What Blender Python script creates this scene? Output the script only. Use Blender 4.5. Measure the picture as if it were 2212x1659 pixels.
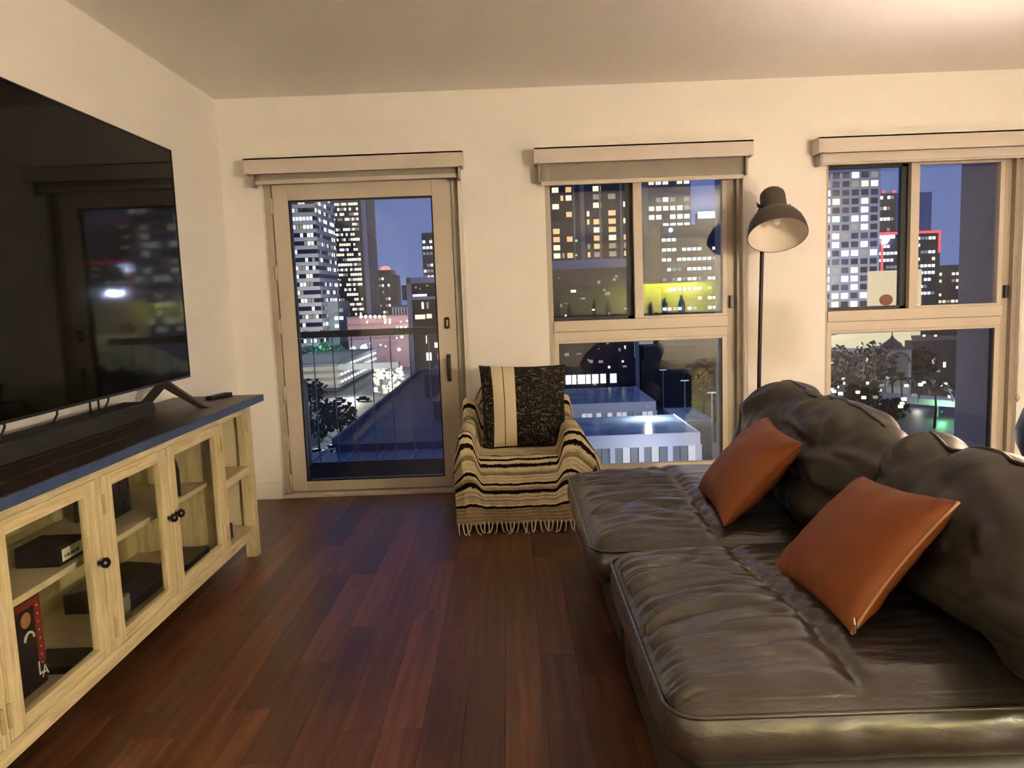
import bpy, bmesh, math, random
from mathutils import Vector, Matrix, noise
import numpy as np
for o in list(bpy.data.objects): bpy.data.objects.remove(o)
scene = bpy.context.scene
C = scene.collection
random.seed(7)
PI = math.pi
# ------------------------------------------------------------------ camera
F, IW, IH = 1661.0, 2212, 1659
PITCH, ROLL, YAW, CAMZ = 0.1137, -0.0372, 0.0022, 1.2926
cf = Vector((-math.sin(YAW)*math.cos(PITCH), math.cos(YAW)*math.cos(PITCH), -math.sin(PITCH)))
r0 = Vector((math.cos(YAW), math.sin(YAW), 0)); u0 = r0.cross(cf)
CR = r0*math.cos(ROLL)+u0*math.sin(ROLL); CU = u0*math.cos(ROLL)-r0*math.sin(ROLL)
cd = bpy.data.cameras.new('camera'); cam = bpy.data.objects.new('camera', cd); C.objects.link(cam)
m = Matrix((CR, CU, -cf)).transposed().to_4x4(); m.translation = (0, 0, CAMZ); cam.matrix_world = m
cd.sensor_width = 36; cd.sensor_fit = 'HORIZONTAL'; cd.lens = 36*F/IW; cd.clip_end = 3000; cd.clip_start = .05
scene.camera = cam
def at(px, py, Y):
    d = cf+CR*((px-IW/2)/F)-CU*((py-IH/2)/F); t = Y/d.y
    return Vector((0, 0, CAMZ))+d*t
def atz(px, py, z):
    d = cf+CR*((px-IW/2)/F)-CU*((py-IH/2)/F); t = (z-CAMZ)/d.z
    return Vector((0, 0, CAMZ))+d*t
# ------------------------------------------------------------------ world, lights, exposure
w = bpy.data.worlds.new('dusk_sky'); scene.world = w; w.use_nodes = True
wn, wl = w.node_tree.nodes, w.node_tree.links
bg = wn['Background']
tc = wn.new('ShaderNodeTexCoord'); sx = wn.new('ShaderNodeSeparateXYZ'); cr = wn.new('ShaderNodeValToRGB')
wl.new(tc.outputs['Generated'], sx.inputs[0]); wl.new(sx.outputs['Z'], cr.inputs[0]); wl.new(cr.outputs[0], bg.inputs[0])
cr.color_ramp.elements[0].position = 0.0; cr.color_ramp.elements[0].color = (.125, .195, .47, 1)
cr.color_ramp.elements[1].position = .5; cr.color_ramp.elements[1].color = (.10, .145, .36, 1)
bg.inputs[1].default_value = 1.0
def point(name, loc, power, col, rad):
    l = bpy.data.lights.new(name, 'POINT'); l.energy = power; l.color = col; l.shadow_soft_size = rad
    o = bpy.data.objects.new(name, l); o.location = loc; C.objects.link(o); return o
LAMP = Vector((2.295, 3.12, 1.14))
point('table_lamp_bulb_light', LAMP, 92, (1.0, .82, .70), .05)
PEND = Vector((3.8, -1.7, 1.5))
point('pendant_fill_light', PEND, 490, (.98, .84, .665), .17)  # lamp added out of view to fill the room with light
scene.cycles.sample_clamp_indirect = 80.0
vs = scene.view_settings
vs.view_transform = 'Standard'; vs.look = 'None'; vs.gamma = 1; vs.use_curve_mapping = False; vs.exposure = 0.0
# ------------------------------------------------------------------ materials
MATS = {}
def nm(name):
    m = bpy.data.materials.new(name); m.use_nodes = True
    return m, m.node_tree.nodes, m.node_tree.links, m.node_tree.nodes['Principled BSDF']
def mat(name, col, rough=.6, metal=0, noise_amt=0, nscale=20, bump=0, bscale=200, spec=.5, emit=None, es=1, stretch=(1, 1, 1), coat=0, sheen=0):
    if name in MATS: return MATS[name]
    m, n, l, b = nm(name)
    b.inputs['Base Color'].default_value = (*col, 1); b.inputs['Roughness'].default_value = rough
    b.inputs['Metallic'].default_value = metal; b.inputs['Specular IOR Level'].default_value = spec
    b.inputs['Coat Weight'].default_value = coat; b.inputs['Sheen Weight'].default_value = sheen
    if emit: b.inputs['Emission Color'].default_value = (*emit, 1); b.inputs['Emission Strength'].default_value = es
    t = n.new('ShaderNodeTexCoord'); mp = n.new('ShaderNodeMapping'); mp.inputs['Scale'].default_value = stretch
    l.new(t.outputs['Object'], mp.inputs[0])
    if noise_amt:
        x = n.new('ShaderNodeTexNoise'); x.inputs['Scale'].default_value = nscale; x.inputs['Detail'].default_value = 4
        l.new(mp.outputs[0], x.inputs['Vector'])
        mx = n.new('ShaderNodeMix'); mx.data_type = 'RGBA'
        mx.inputs[6].default_value = (*[c*(1-noise_amt) for c in col], 1); mx.inputs[7].default_value = (*[min(1, c*(1+noise_amt)) for c in col], 1)
        l.new(x.outputs[0], mx.inputs[0]); l.new(mx.outputs[2], b.inputs['Base Color'])
    if bump:
        x = n.new('ShaderNodeTexNoise'); x.inputs['Scale'].default_value = bscale; x.inputs['Detail'].default_value = 3
        l.new(mp.outputs[0], x.inputs['Vector'])
        bp = n.new('ShaderNodeBump'); bp.inputs['Strength'].default_value = bump; bp.inputs['Distance'].default_value = .01
        l.new(x.outputs[0], bp.inputs['Height']); l.new(bp.outputs[0], b.inputs['Normal'])
    MATS[name] = m; return m
def emis(name, col, s):
    if name in MATS: return MATS[name]
    m, n, l, b = nm(name)
    b.inputs['Base Color'].default_value = (.05, .05, .05, 1)
    b.inputs['Emission Color'].default_value = (*col, 1); b.inputs['Emission Strength'].default_value = s
    MATS[name] = m; return m
def glass(name, tint=(1, 1, 1), r0_=.045, rmax=.6):
    m = bpy.data.materials.new(name); m.use_nodes = True; n, l = m.node_tree.nodes, m.node_tree.links; n.clear()
    out = n.new('ShaderNodeOutputMaterial'); mx = n.new('ShaderNodeMixShader'); tr = n.new('ShaderNodeBsdfTransparent'); gl = n.new('ShaderNodeBsdfGlossy')
    tr.inputs[0].default_value = (*tint, 1); gl.inputs['Roughness'].default_value = 0.0
    lw = n.new('ShaderNodeLayerWeight'); lw.inputs[0].default_value = .5
    pw = n.new('ShaderNodeMath'); pw.operation = 'POWER'; pw.inputs[1].default_value = 4
    mr = n.new('ShaderNodeMapRange'); mr.inputs['To Min'].default_value = r0_; mr.inputs['To Max'].default_value = rmax
    l.new(lw.outputs['Facing'], pw.inputs[0]); l.new(pw.outputs[0], mr.inputs['Value']); l.new(mr.outputs[0], mx.inputs[0])
    l.new(tr.outputs[0], mx.inputs[1]); l.new(gl.outputs[0], mx.inputs[2]); l.new(mx.outputs[0], out.inputs[0])
    MATS[name] = m; return m
wall_m = mat('wall_paint', (.83, .79, .73), .75, noise_amt=.02, nscale=3, bump=.06, bscale=60)
ceil_m = mat('ceiling_paint', (.93, .90, .85), .9, bump=.05, bscale=80)
trim_m = mat('trim_paint', (.82, .79, .72), .45)
alu = mat('window_frame_champagne', (.42, .36, .28), .42, spec=.4, bump=.02, bscale=300)
alu_l = mat('window_frame_light', (.57, .49, .40), .45, spec=.4)
gasket = mat('black_gasket', (.008, .008, .008), .5)
black = mat('black_plastic', (.010, .010, .010), .38)
blackm = mat('black_matte', (.012, .012, .013), .65)
winglass = glass('window_glass', (.97, .98, .98), .05, .55)
cabglass = glass('cabinet_glass', (.97, .97, .95), .02, .45)
railglass = glass('rail_glass', (.86, .92, .97), .03, .5)
blind_m = mat('blind_fabric', (.60, .53, .45), .85, bump=.15, bscale=500, noise_amt=.05, nscale=120)
val_m = mat('valance_vinyl', (.60, .53, .47), .55, bump=.03, bscale=200)
# ------------------------------------------------------------------ mesh helpers
def bx(bm, x0, x1, y0, y1, z0, z1, bev=0, seg=2):
    v = [bm.verts.new((x, y, z)) for x in (x0, x1) for y in (y0, y1) for z in (z0, z1)]
    fs = [bm.faces.new([v[i] for i in q]) for q in ((0, 1, 3, 2), (4, 6, 7, 5), (0, 4, 5, 1), (2, 3, 7, 6), (0, 2, 6, 4), (1, 5, 7, 3))]
    if bev:
        es = list({e for f in fs for e in f.edges})
        bmesh.ops.bevel(bm, geom=es, offset=bev, segments=seg, affect='EDGES', profile=.7)
    return bm
def box(x0, x1, y0, y1, z0, z1, bev=0, seg=2):
    return bx(bmesh.new(), x0, x1, y0, y1, z0, z1, bev, seg)
def boxes(L, bev=0):
    bm = bmesh.new()
    for b in L:
        t = box(*b, bev=bev); me = bpy.data.meshes.new('t'); t.to_mesh(me); bm.from_mesh(me); bpy.data.meshes.remove(me); t.free()
    return bm
def lathe(prof, seg=32, bm=None, M=None, caps=True):
    bm = bm or bmesh.new(); rings = []
    for r, z in prof:
        ring = []
        for i in range(seg):
            a = 2*PI*i/seg; p = Vector((r*math.cos(a), r*math.sin(a), z)); ring.append(bm.verts.new(M @ p if M else p))
        rings.append(ring)
    for a, b in zip(rings, rings[1:]):
        for i in range(seg):
            bm.faces.new((a[i], a[(i+1) % seg], b[(i+1) % seg], b[i]))
    for f_, rg in ((True, rings[0]), (False, rings[-1])) if caps else ():
        rr = prof[0][0] if f_ else prof[-1][0]
        if rr > 1e-4: bm.faces.new(rg[::-1] if f_ else rg)
    return bm
def tube(pts, rad, seg=8, bm=None, cap=True):
    bm = bm or bmesh.new(); pts = [Vector(p) for p in pts]; rings = []; n = len(pts)
    up = None
    for i, p in enumerate(pts):
        d = (pts[min(i+1, n-1)]-pts[max(i-1, 0)]).normalized()
        if up is None:
            up = Vector((0, 0, 1)) if abs(d.z) < .9 else Vector((1, 0, 0))
        s = d.cross(up).normalized(); up = s.cross(d).normalized()
        r = rad[i] if isinstance(rad, (list, tuple)) else rad
        rings.append([bm.verts.new(p+(s*math.cos(2*PI*k/seg)+up*math.sin(2*PI*k/seg))*r) for k in range(seg)])
    for a, b in zip(rings, rings[1:]):
        for k in range(seg): bm.faces.new((a[k], a[(k+1) % seg], b[(k+1) % seg], b[k]))
    if cap: bm.faces.new(rings[0][::-1]); bm.faces.new(rings[-1])
    return bm
def prism(pts2, y0, y1, plane='xz'):
    bm = bmesh.new()
    def P(a, b, c): return {'xz': (a, c, b), 'xy': (a, b, c), 'yz': (c, a, b)}[plane]
    A = [bm.verts.new(P(a, b, y0)) for a, b in pts2]; B = [bm.verts.new(P(a, b, y1)) for a, b in pts2]
    bm.faces.new(A); bm.faces.new(B[::-1]); n = len(A)
    for i in range(n): bm.faces.new((A[i], B[i], B[(i+1) % n], A[(i+1) % n]))
    return bm
def sheet(fn, nu, nv, closed_u=False, uv=False):
    bm = bmesh.new(); lay = bm.loops.layers.uv.new('UVMap') if uv else None
    V = [[bm.verts.new(fn(i/nu, j/nv)) for j in range(nv+1)] for i in range(nu+1)]
    for i in range(nu):
        for j in range(nv):
            f = bm.faces.new((V[i][j], V[i+1][j], V[i+1][j+1], V[i][j+1]))
            if uv:
                for lp, (a, b) in zip(f.loops, ((i, j), (i+1, j), (i+1, j+1), (i, j+1))): lp[lay].uv = (a/nu, b/nv)
    return bm
def obj(name, bm, material=None, parent=None, smooth=False, world=True, recalc=True):
    if isinstance(bm, bpy.types.Mesh): me = bm
    else:
        if recalc: bmesh.ops.recalc_face_normals(bm, faces=bm.faces)
        if parent and world:
            bmesh.ops.transform(bm, matrix=wm(parent).inverted(), verts=bm.verts)
        me = bpy.data.meshes.new(name); bm.to_mesh(me); bm.free()
        if smooth:
            for p in me.polygons: p.use_smooth = True
        for mm in (material if isinstance(material, (list, tuple)) else [material]):
            if mm: me.materials.append(mm)
    o = bpy.data.objects.new(name, me); C.objects.link(o)
    if parent: o.parent = parent
    return o
def wm(o):
    M = o.matrix_basis.copy()
    while o.parent: o = o.parent; M = o.matrix_basis @ M
    return M
def smooth_auto(o, ang=40):
    me = o.data
    for p in me.polygons: p.use_smooth = True
    me.set_sharp_from_angle(angle=math.radians(ang))
    return o
def tag(o, label, cat, group=None):
    o['label'] = label; o['category'] = cat
    if group: o['group'] = group
    return o
def thing(name, label, cat, loc=(0, 0, 0), rz=0, group=None):
    o = bpy.data.objects.new(name, None); C.objects.link(o); o.location = loc; o.rotation_euler = (0, 0, rz); o.empty_display_size = .1
    if label: tag(o, label, cat, group)
    return o
def struct(name, bm=None, material=None, label=None, loc=(0, 0, 0), cat=None):
    o = obj(name, bm, material) if bm else thing(name, None, None, loc)
    o['kind'] = 'structure'
    if label: o['label'] = label
    if cat: o['category'] = cat
    return o
def nz(x, y=0, z=0, s=1.0): return noise.noise(Vector((x*s, y*s, z*s)))
# ------------------------------------------------------------------ room shell
D, XL, XR, YB, CZ = 5.05, -1.828, 4.4, -3.9, 2.6
T = .2
DX0, DX1, DZ = -1.575, -.315, 2.09
W1 = (.245, 1.52); W2 = (2.055, 3.33); WZ0, WZ1 = .06, 2.09
struct('wall_back', boxes([(XL-T, DX0, D, D+T, 0, CZ), (DX0, DX1, D, D+T, DZ, CZ), (DX1, W1[0], D, D+T, 0, CZ),
    (W1[0], W1[1], D, D+T, WZ1, CZ), (W1[0], W1[1], D, D+T, 0, WZ0), (W1[1], W2[0], D, D+T, 0, CZ),
    (W2[0], W2[1], D, D+T, WZ1, CZ), (W2[0], W2[1], D, D+T, 0, WZ0), (W2[1], XR+T, D, D+T, 0, CZ)]), wall_m, 'off white back wall with one glass door and two windows', cat='wall')
struct('wall_left', box(XL-T, XL, YB, D, 0, CZ), wall_m, 'off white side wall behind the television', cat='wall')
struct('wall_right', box(XR, XR+T, YB, D, 0, CZ), wall_m, 'off white side wall beyond the sofa', cat='wall')
struct('wall_rear', box(XL-T, XR+T, YB-T, YB, 0, CZ), wall_m, 'off white wall behind the kitchen counter', cat='wall')
struct('ceiling', box(XL-T, XR+T, YB-T, D+T, CZ, CZ+T), ceil_m, 'plain matte ceiling', cat='ceiling')
def baseboard(name, L, label):
    struct(name, boxes(L, .003), trim_m, label, cat='baseboard')
bh = .115
baseboard('baseboard_back', [(XL, DX0, D-.015, D, 0, bh), (DX1, W1[0], D-.015, D, 0, bh), (W1[1], W2[0], D-.015, D, 0, bh), (W2[1], XR, D-.015, D, 0, bh)], 'white baseboard along the window wall')
baseboard('baseboard_left', [(XL, XL+.015, YB, D-.015, 0, bh)], 'white baseboard along the television wall')
baseboard('baseboard_right', [(XR-.015, XR, YB, D-.015, 0, bh)], 'white baseboard along the far right wall')
# floor: base slab + planks
fm, n, l, b = nm('floor_wood')
oi = n.new('ShaderNodeObjectInfo'); t = n.new('ShaderNodeTexCoord'); mp = n.new('ShaderNodeMapping'); mp.inputs['Scale'].default_value = (38, 1.5, 1)
cmb = n.new('ShaderNodeVectorMath'); cmb.operation = 'ADD'; sc = n.new('ShaderNodeVectorMath'); sc.operation = 'SCALE'; sc.inputs['Scale'].default_value = 97.0
l.new(oi.outputs['Location'], sc.inputs[0]); l.new(t.outputs['Object'], mp.inputs[0]); l.new(mp.outputs[0], cmb.inputs[0]); l.new(sc.outputs[0], cmb.inputs[1])
gx = n.new('ShaderNodeTexNoise'); gx.inputs['Scale'].default_value = 1; gx.inputs['Detail'].default_value = 5; gx.inputs['Distortion'].default_value = .35
l.new(cmb.outputs[0], gx.inputs['Vector'])
ramp = n.new('ShaderNodeValToRGB'); e = ramp.color_ramp.elements
e[0].position = .25; e[0].color = (.050, .0190, .0098, 1); e[1].position = .75; e[1].color = (.175, .067, .029, 1)
e.new(.45).color = (.094, .034, .0155, 1)
l.new(gx.outputs[0], ramp.inputs[0])
hs = n.new('ShaderNodeHueSaturation'); mr = n.new('ShaderNodeMapRange'); mr.inputs['To Min'].default_value = .55; mr.inputs['To Max'].default_value = 1.35
l.new(oi.outputs['Random'], mr.inputs['Value']); l.new(mr.outputs[0], hs.inputs['Value']); l.new(ramp.outputs[0], hs.inputs['Color']); l.new(hs.outputs[0], b.inputs['Base Color'])
mr2 = n.new('ShaderNodeMapRange'); mr2.inputs['To Min'].default_value = .26; mr2.inputs['To Max'].default_value = .40
l.new(gx.outputs[0], mr2.inputs['Value']); l.new(mr2.outputs[0], b.inputs['Roughness']); b.inputs['Specular IOR Level'].default_value = .33
bp = n.new('ShaderNodeBump'); bp.inputs['Strength'].default_value = .08; bp.inputs['Distance'].default_value = .003
l.new(gx.outputs[0], bp.inputs['Height']); l.new(bp.outputs[0], b.inputs['Normal'])
floor = struct('floor', box(XL-T, XR+T, YB-T, D+T, -.2, -.012), mat('subfloor', (.012, .006, .004), .8), 'dark reddish brown wood plank floor', cat='floor')
PW = .126; plank_mesh = {}
rest = []
rr = random.Random(3)
nrow = int((XR-XL)/PW)+1
for i in range(nrow):
    x = XL+i*PW; y = D; first = True
    while y > YB:
        Ln = rr.choice((.45, .6, .75, .9, 1.05, 1.2))
        if first: Ln = rr.choice((.3, .45, .6, .9, 1.05)); first = False
        y0 = y-Ln; x1 = x+PW
        if x1 > XR+.05: x1 = XR
        if x < 1.75 and y > 1.5:
            k = round(Ln, 2)
            if k not in plank_mesh:
                bm = box(.0003, PW-.0003, .0003, Ln-.0003, -.012, 0, .0005, 1); me = bpy.data.meshes.new('plank'); bmesh.ops.recalc_face_normals(bm, faces=bm.faces); bm.to_mesh(me); bm.free(); me.materials.append(fm); plank_mesh[k] = me
            o = bpy.data.objects.new('plank', plank_mesh[k]); C.objects.link(o); o.parent = floor; o.location = (x, y0, 0)
        else:
            rest.append((x+.0006, x1-.0006, max(y0, YB)+.0006, y-.0006, -.012, 0))
        y = y0
o = obj('plank_field', boxes(rest), fm, floor); o['kind'] = 'stuff'
# ------------------------------------------------------------------ door_1
dr = struct('door_1', label='champagne framed glass balcony door with black handle', loc=((DX0+DX1)/2, D+.09, 0), cat='door')
fy0, fy1 = D+.045, D+.14
obj('door_frame', boxes([(DX0, DX0+.045, fy0, fy1, 0, DZ), (DX1-.045, DX1, fy0, fy1, 0, DZ), (DX0+.045, DX1-.045, fy0, fy1, DZ-.02, DZ)], .004), alu, dr)
LX0, LX1, LZ0, LZ1 = DX0+.05, DX1-.05, .03, 2.065
GX0, GX1, GZ0, GZ1 = -1.425, -.487, .095, 1.963
ly0, ly1 = D+.055, D+.115
obj('door_stile', box(LX0, GX0, ly0, ly1, LZ0, LZ1, .004), alu_l, dr)
obj('door_stile', box(GX1, LX1, ly0, ly1, LZ0, LZ1, .004), alu_l, dr)
obj('top_rail', box(GX0, GX1, ly0, ly1, GZ1, LZ1, .004), alu_l, dr)
obj('bottom_rail', box(GX0, GX1, ly0, ly1, LZ0, GZ0, .004), alu_l, dr)
g = .009
obj('glass_gasket', boxes([(GX0, GX0+g, ly0+.012, ly1, GZ0, GZ1), (GX1-g, GX1, ly0+.012, ly1, GZ0, GZ1), (GX0, GX1, ly0+.012, ly1, GZ1-g, GZ1), (GX0, GX1, ly0+.012, ly1, GZ0, GZ0+g)]), gasket, dr)
obj('glass_pane', box(GX0+.003, GX1-.003, D+.08, D+.086, GZ0+.003, GZ1-.003), winglass, dr)
obj('threshold', box(DX0, DX1, D-.012, D+.16, 0, .022, .004), alu_l, dr)
for z in (.10, .36, .70, 1.15, 1.5, 1.93):
    obj('hinge', lathe([(.0095, 0), (.0095, .1)], 10, M=Matrix.Translation((LX0-.006, ly0-.008, z-.05))), alu_l, dr, smooth=True)
hx = -.425
ht = obj('handle_plate', box(hx-.013, hx+.013, ly0-.010, ly0, .745, .925, .006, 3), black, dr)
obj('lever', boxes([(hx-.009, hx+.009, ly0-.045, ly0-.01, .885, .905), (hx-.010, hx+.010, ly0-.05, ly0-.036, .765, .905)], .004), black, ht)
lk = obj('lock_plate', box(hx-.016, hx+.016, ly0-.006, ly0, 1.095, 1.17, .012, 3), black, dr)
obj('keyhole', boxes([(hx-.006, hx+.006, ly0-.008, ly0-.005, 1.112, 1.152)], .003), alu_l, lk)
# ------------------------------------------------------------------ windows
def window(name, label, X0, X1):
    wo = struct(name, label=label, loc=((X0+X1)/2, D+.1, WZ0), cat='window')
    a, bq = D+.05, D+.16
    s = .035
    obj('window_frame', boxes([(X0, X0+s, a, bq, WZ0, WZ1), (X1-.09, X1-.06, a+.012, bq, WZ0, WZ1), (X1-.062, X1-.03, a+.03, bq, WZ0, WZ1), (X1-.03, X1, a-.01, bq, WZ0, WZ1), (X0+s, X1-.09, a, bq, WZ1-.03, WZ1), (X0+s, X1-.09, a, bq, WZ0, WZ0+.045)], .003), alu, wo)
    xa, xb = X0+s, X1-.09
    tr = obj('transom', boxes([(xa, xb, a-.012, bq, 1.045, 1.115), (xa, xb, a-.002, bq, .985, 1.043)], .003), alu_l, wo)
    xm = xa+(xb-xa)*.475
    z0, z1 = 1.115, WZ1-.03
    # fixed right light with meeting stile, sliding left sash set behind
    sr = obj('fixed_sash', boxes([(xm-.006, xm+.05, a+.005, a+.05, z0, z1), (xb-.03, xb, a+.005, a+.05, z0, z1), (xm+.05, xb-.03, a+.005, a+.05, z0, z0+.016), (xm+.05, xb-.03, a+.005, a+.05, z1-.02, z1)], .003), alu_l, wo)
    obj('glass_pane', box(xm+.048, xb-.028, a+.028, a+.033, z0+.012, z1-.015), winglass, sr)
    sl = obj('sliding_sash', boxes([(xa, xa+.006, a+.055, a+.095, z0, z1), (xm-.045, xm+.01, a+.055, a+.095, z0, z1), (xa, xm, a+.055, a+.095, z0, z0+.022), (xa, xm, a+.055, a+.095, z1-.02, z1)], .002), gasket, wo)
    obj('glass_pane', box(xa+.004, xm-.043, a+.075, a+.08, z0+.02, z1-.018), winglass, sl)
    obj('latch', box(X1-.078, X1-.052, a-.02, a+.02, 1.16, 1.245, .004), black, wo)
    lo = obj('lower_sash', boxes([(xa, xa+.03, a+.005, a+.05, WZ0+.045, .985), (xb-.035, xb, a+.005, a+.05, WZ0+.045, .985), (xa+.03, xb-.035, a+.005, a+.05, .965, .985), (xa+.03, xb-.035, a+.005, a+.05, WZ0+.045, WZ0+.075)], .003), alu_l, wo)
    gg = .010
    obj('glass_gasket', boxes([(xb-.035-gg, xb-.035, a+.015, a+.05, WZ0+.075, .965), (xa+.03, xa+.034, a+.015, a+.05, WZ0+.075, .965), (xa+.03, xb-.035, a+.015, a+.05, .962, .965)]), gasket, lo)
    obj('glass_pane', box(xa+.028, xb-.033, a+.03, a+.035, WZ0+.07, .967), winglass, lo)
window('window_1', 'champagne framed window behind the armchair and sofa', *W1)
window('window_2', 'champagne framed window behind the sofa and right of the floor lamp', *W2)
# ------------------------------------------------------------------ roller blinds
def blind(label, X0, X1, zf, folds=0):
    t = thing('roller_blind', label, 'blind', ((X0+X1)/2, D-.06, 2.2), group='roller blinds over the glass')
    va = obj('valance', boxes([(X0, X1, D-.13, D-.118, 2.108, 2.205), (X0, X1, D-.13, D, 2.193, 2.205), (X0, X0+.012, D-.118, D, 2.108, 2.193), (X1-.012, X1, D-.118, D, 2.108, 2.193)], .002), val_m, t)
    for xc in (X1-.03, X0+.012): obj('end_clip', box(xc, xc+.018, D-.134, D-.129, 2.102, 2.112), mat('grey_clip', (.2, .18, .16), .5), va)
    f0, f1 = X0+.045, X1-.04
    def fn(u, v):
        z = 2.19+(zf-2.19)*v
        return (f0+(f1-f0)*u, D-.055-.006*math.sin(v*PI)*(1+.5*math.sin(u*9)), z)
    fb = sheet(fn, 24, 8)
    bmesh.ops.solidify(fb, geom=fb.faces, thickness=.002)
    obj('blind_fabric', fb, blind_m, t, smooth=True)
    obj('bottom_bar', box(f0, f1, D-.064, D-.048, zf-.002, zf+.024, .004), blind_m, t)
    if folds: obj('head_rail', box(f0, f1, D-.075, D-.066, 2.055, 2.112, .003), val_m, t)
    for xa_, xb_ in ((f0-.02, f0-.004), (f1+.004, f1+.016)): obj('bracket', box(xa_, xb_, D-.09, D, 2.0 if zf < 2.03 else 2.04, 2.19), mat('bracket_grey', (.35, .31, .27), .5), t)
    cx = X1-.022
    ch = obj('cord', tube([(cx, D-.045, 2.19), (cx+.002, D-.04, 1.6), (cx+.008, D-.04, 1.45), (cx+.006, D-.03, .52)], .0022, 6), trim_m, t)
    obj('cord', tube([(cx+.018, D-.045, 2.19), (cx+.016, D-.04, 1.4), (cx+.012, D-.03, .52)], .0016, 6), trim_m, t)
    obj('cord_weight', lathe([(.002, 0), (.016, .025), (.004, .055)], 8, M=Matrix.Translation((cx+.008, D-.03, .475))), mat('cord_weight', (.45, .40, .33), .4), t)
blind('roller blind rolled up above the glass balcony door', -1.635, -.265, 2.055)
blind('roller blind let down slightly over the window beside the floor lamp', .178, 1.548, 1.982)
blind('roller blind rolled up above the window behind the sofa corner', 1.955, 3.33, 2.045, 1)
# ------------------------------------------------------------------ television cabinet
def whitewash(name, st):
    m, n, l, b = nm(name)
    t = n.new('ShaderNodeTexCoord'); mp = n.new('ShaderNodeMapping'); mp.inputs['Scale'].default_value = st; x = n.new('ShaderNodeTexNoise'); x.inputs['Scale'].default_value = 1; x.inputs['Detail'].default_value = 7; x.inputs['Roughness'].default_value = .65; x.inputs['Distortion'].default_value = .5
    l.new(t.outputs['Object'], mp.inputs[0]); l.new(mp.outputs[0], x.inputs['Vector'])
    ramp = n.new('ShaderNodeValToRGB'); e = ramp.color_ramp.elements; e[0].position = .28; e[0].color = (.36, .28, .14, 1); e[1].position = .6; e[1].color = (.62, .52, .30, 1)
    l.new(x.outputs[0], ramp.inputs[0]); l.new(ramp.outputs[0], b.inputs['Base Color']); b.inputs['Roughness'].default_value = .6
    bp = n.new('ShaderNodeBump'); bp.inputs['Strength'].default_value = .12; bp.inputs['Distance'].default_value = .002; l.new(x.outputs[0], bp.inputs['Height']); l.new(bp.outputs[0], b.inputs['Normal'])
    return m
cw = whitewash('whitewashed_wood_upright', (60, 60, 5)); cwh = whitewash('whitewashed_wood_lengthwise', (60, 5, 60))
cin = mat('cabinet_inside', (.58, .50, .32), .65, noise_amt=.08, nscale=8)
cback = mat('cabinet_back_board', (.52, .47, .22), .7, noise_amt=.05, nscale=4)
topm = mat('espresso_top', (.030, .017, .011), .42, noise_amt=.45, nscale=6, stretch=(14, 1, 1), bump=.1, bscale=40)
blue_edge = mat('blue_painted_edge', (.030, .055, .13), .5, noise_amt=.4, nscale=30)
knobm = mat('black_iron', (.012, .010, .009), .3, metal=.4)
brass = mat('aged_brass', (.42, .33, .17), .5, metal=.3)
CX0, CX1 = -1.80, -1.36      # back, front
CY0, CY1 = 1.38, 3.92
cab = thing('media_cabinet', 'whitewashed wooden media cabinet with glass doors and dark top', 'cabinet', (-1.58, 2.6, 0))
top = obj('cabinet_top', box(XL+.004, -1.345, CY0-.17, CY1+.17, .785, .818, .003), topm, cab)
for k in range(4):
    x0_ = XL+.006+k*.119
    obj('top_board', box(x0_, x0_+.1175, CY0-.168, CY1+.168, .818, .8205, .001, 1), topm, top)
obj('painted_edge', boxes([(-1.345, -1.3425, CY0-.17, CY1+.17, .786, .8195), (XL+.01, -1.345, CY1+.17, CY1+.1725, .786, .8195)]), blue_edge, top)
for y0_ in (CY0, CY1-.06):
    for x0_ in (CX1-.055, CX0):
        obj('leg', box(x0_, x0_+.055, y0_, y0_+.06, 0, .785, .003), cw, cab)
obj('bottom_rail', box(CX1-.045, CX1, CY0+.06, CY1-.06, .118, .168, .003), cwh, cab)
obj('top_rail', box(CX1-.045, CX1, CY0+.06, CY1-.06, .757, .785, .003), cwh, cab)
obj('bottom_board', box(CX0, CX1-.045, CY0+.03, CY1-.03, .14, .165), cin, cab)
obj('back_board', box(CX0+.002, CX0+.012, CY0+.02, CY1-.02, .14, .785), cback, cab)
obj('side_panel', box(CX0+.05, CX1-.05, CY1-.035, CY1-.012, .12, .785), cin, cab)
obj('side_panel', box(CX0+.05, CX1-.05, CY0+.012, CY0+.035, .12, .785), cin, cab)
DIV = [(3.492, 3.525), (2.433, 2.458), (1.885, 1.91)]
for a_, b_ in DIV:
    obj('divider', box(CX0+.012 if a_ != 2.433 else CX1-.03, CX1, a_, b_, .165, .76, .002), cw, cab)
obj('shelf', box(CX0+.012, CX1-.004, 3.525, CY1-.06, .445, .482, .003), cwh, cab)
for a_, b_ in ((1.91, 3.492), (CY0+.05, 1.885)):
    obj('shelf', box(CX0+.012, CX1-.075, a_, b_, .470, .492, .003), cin, cab)
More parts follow.
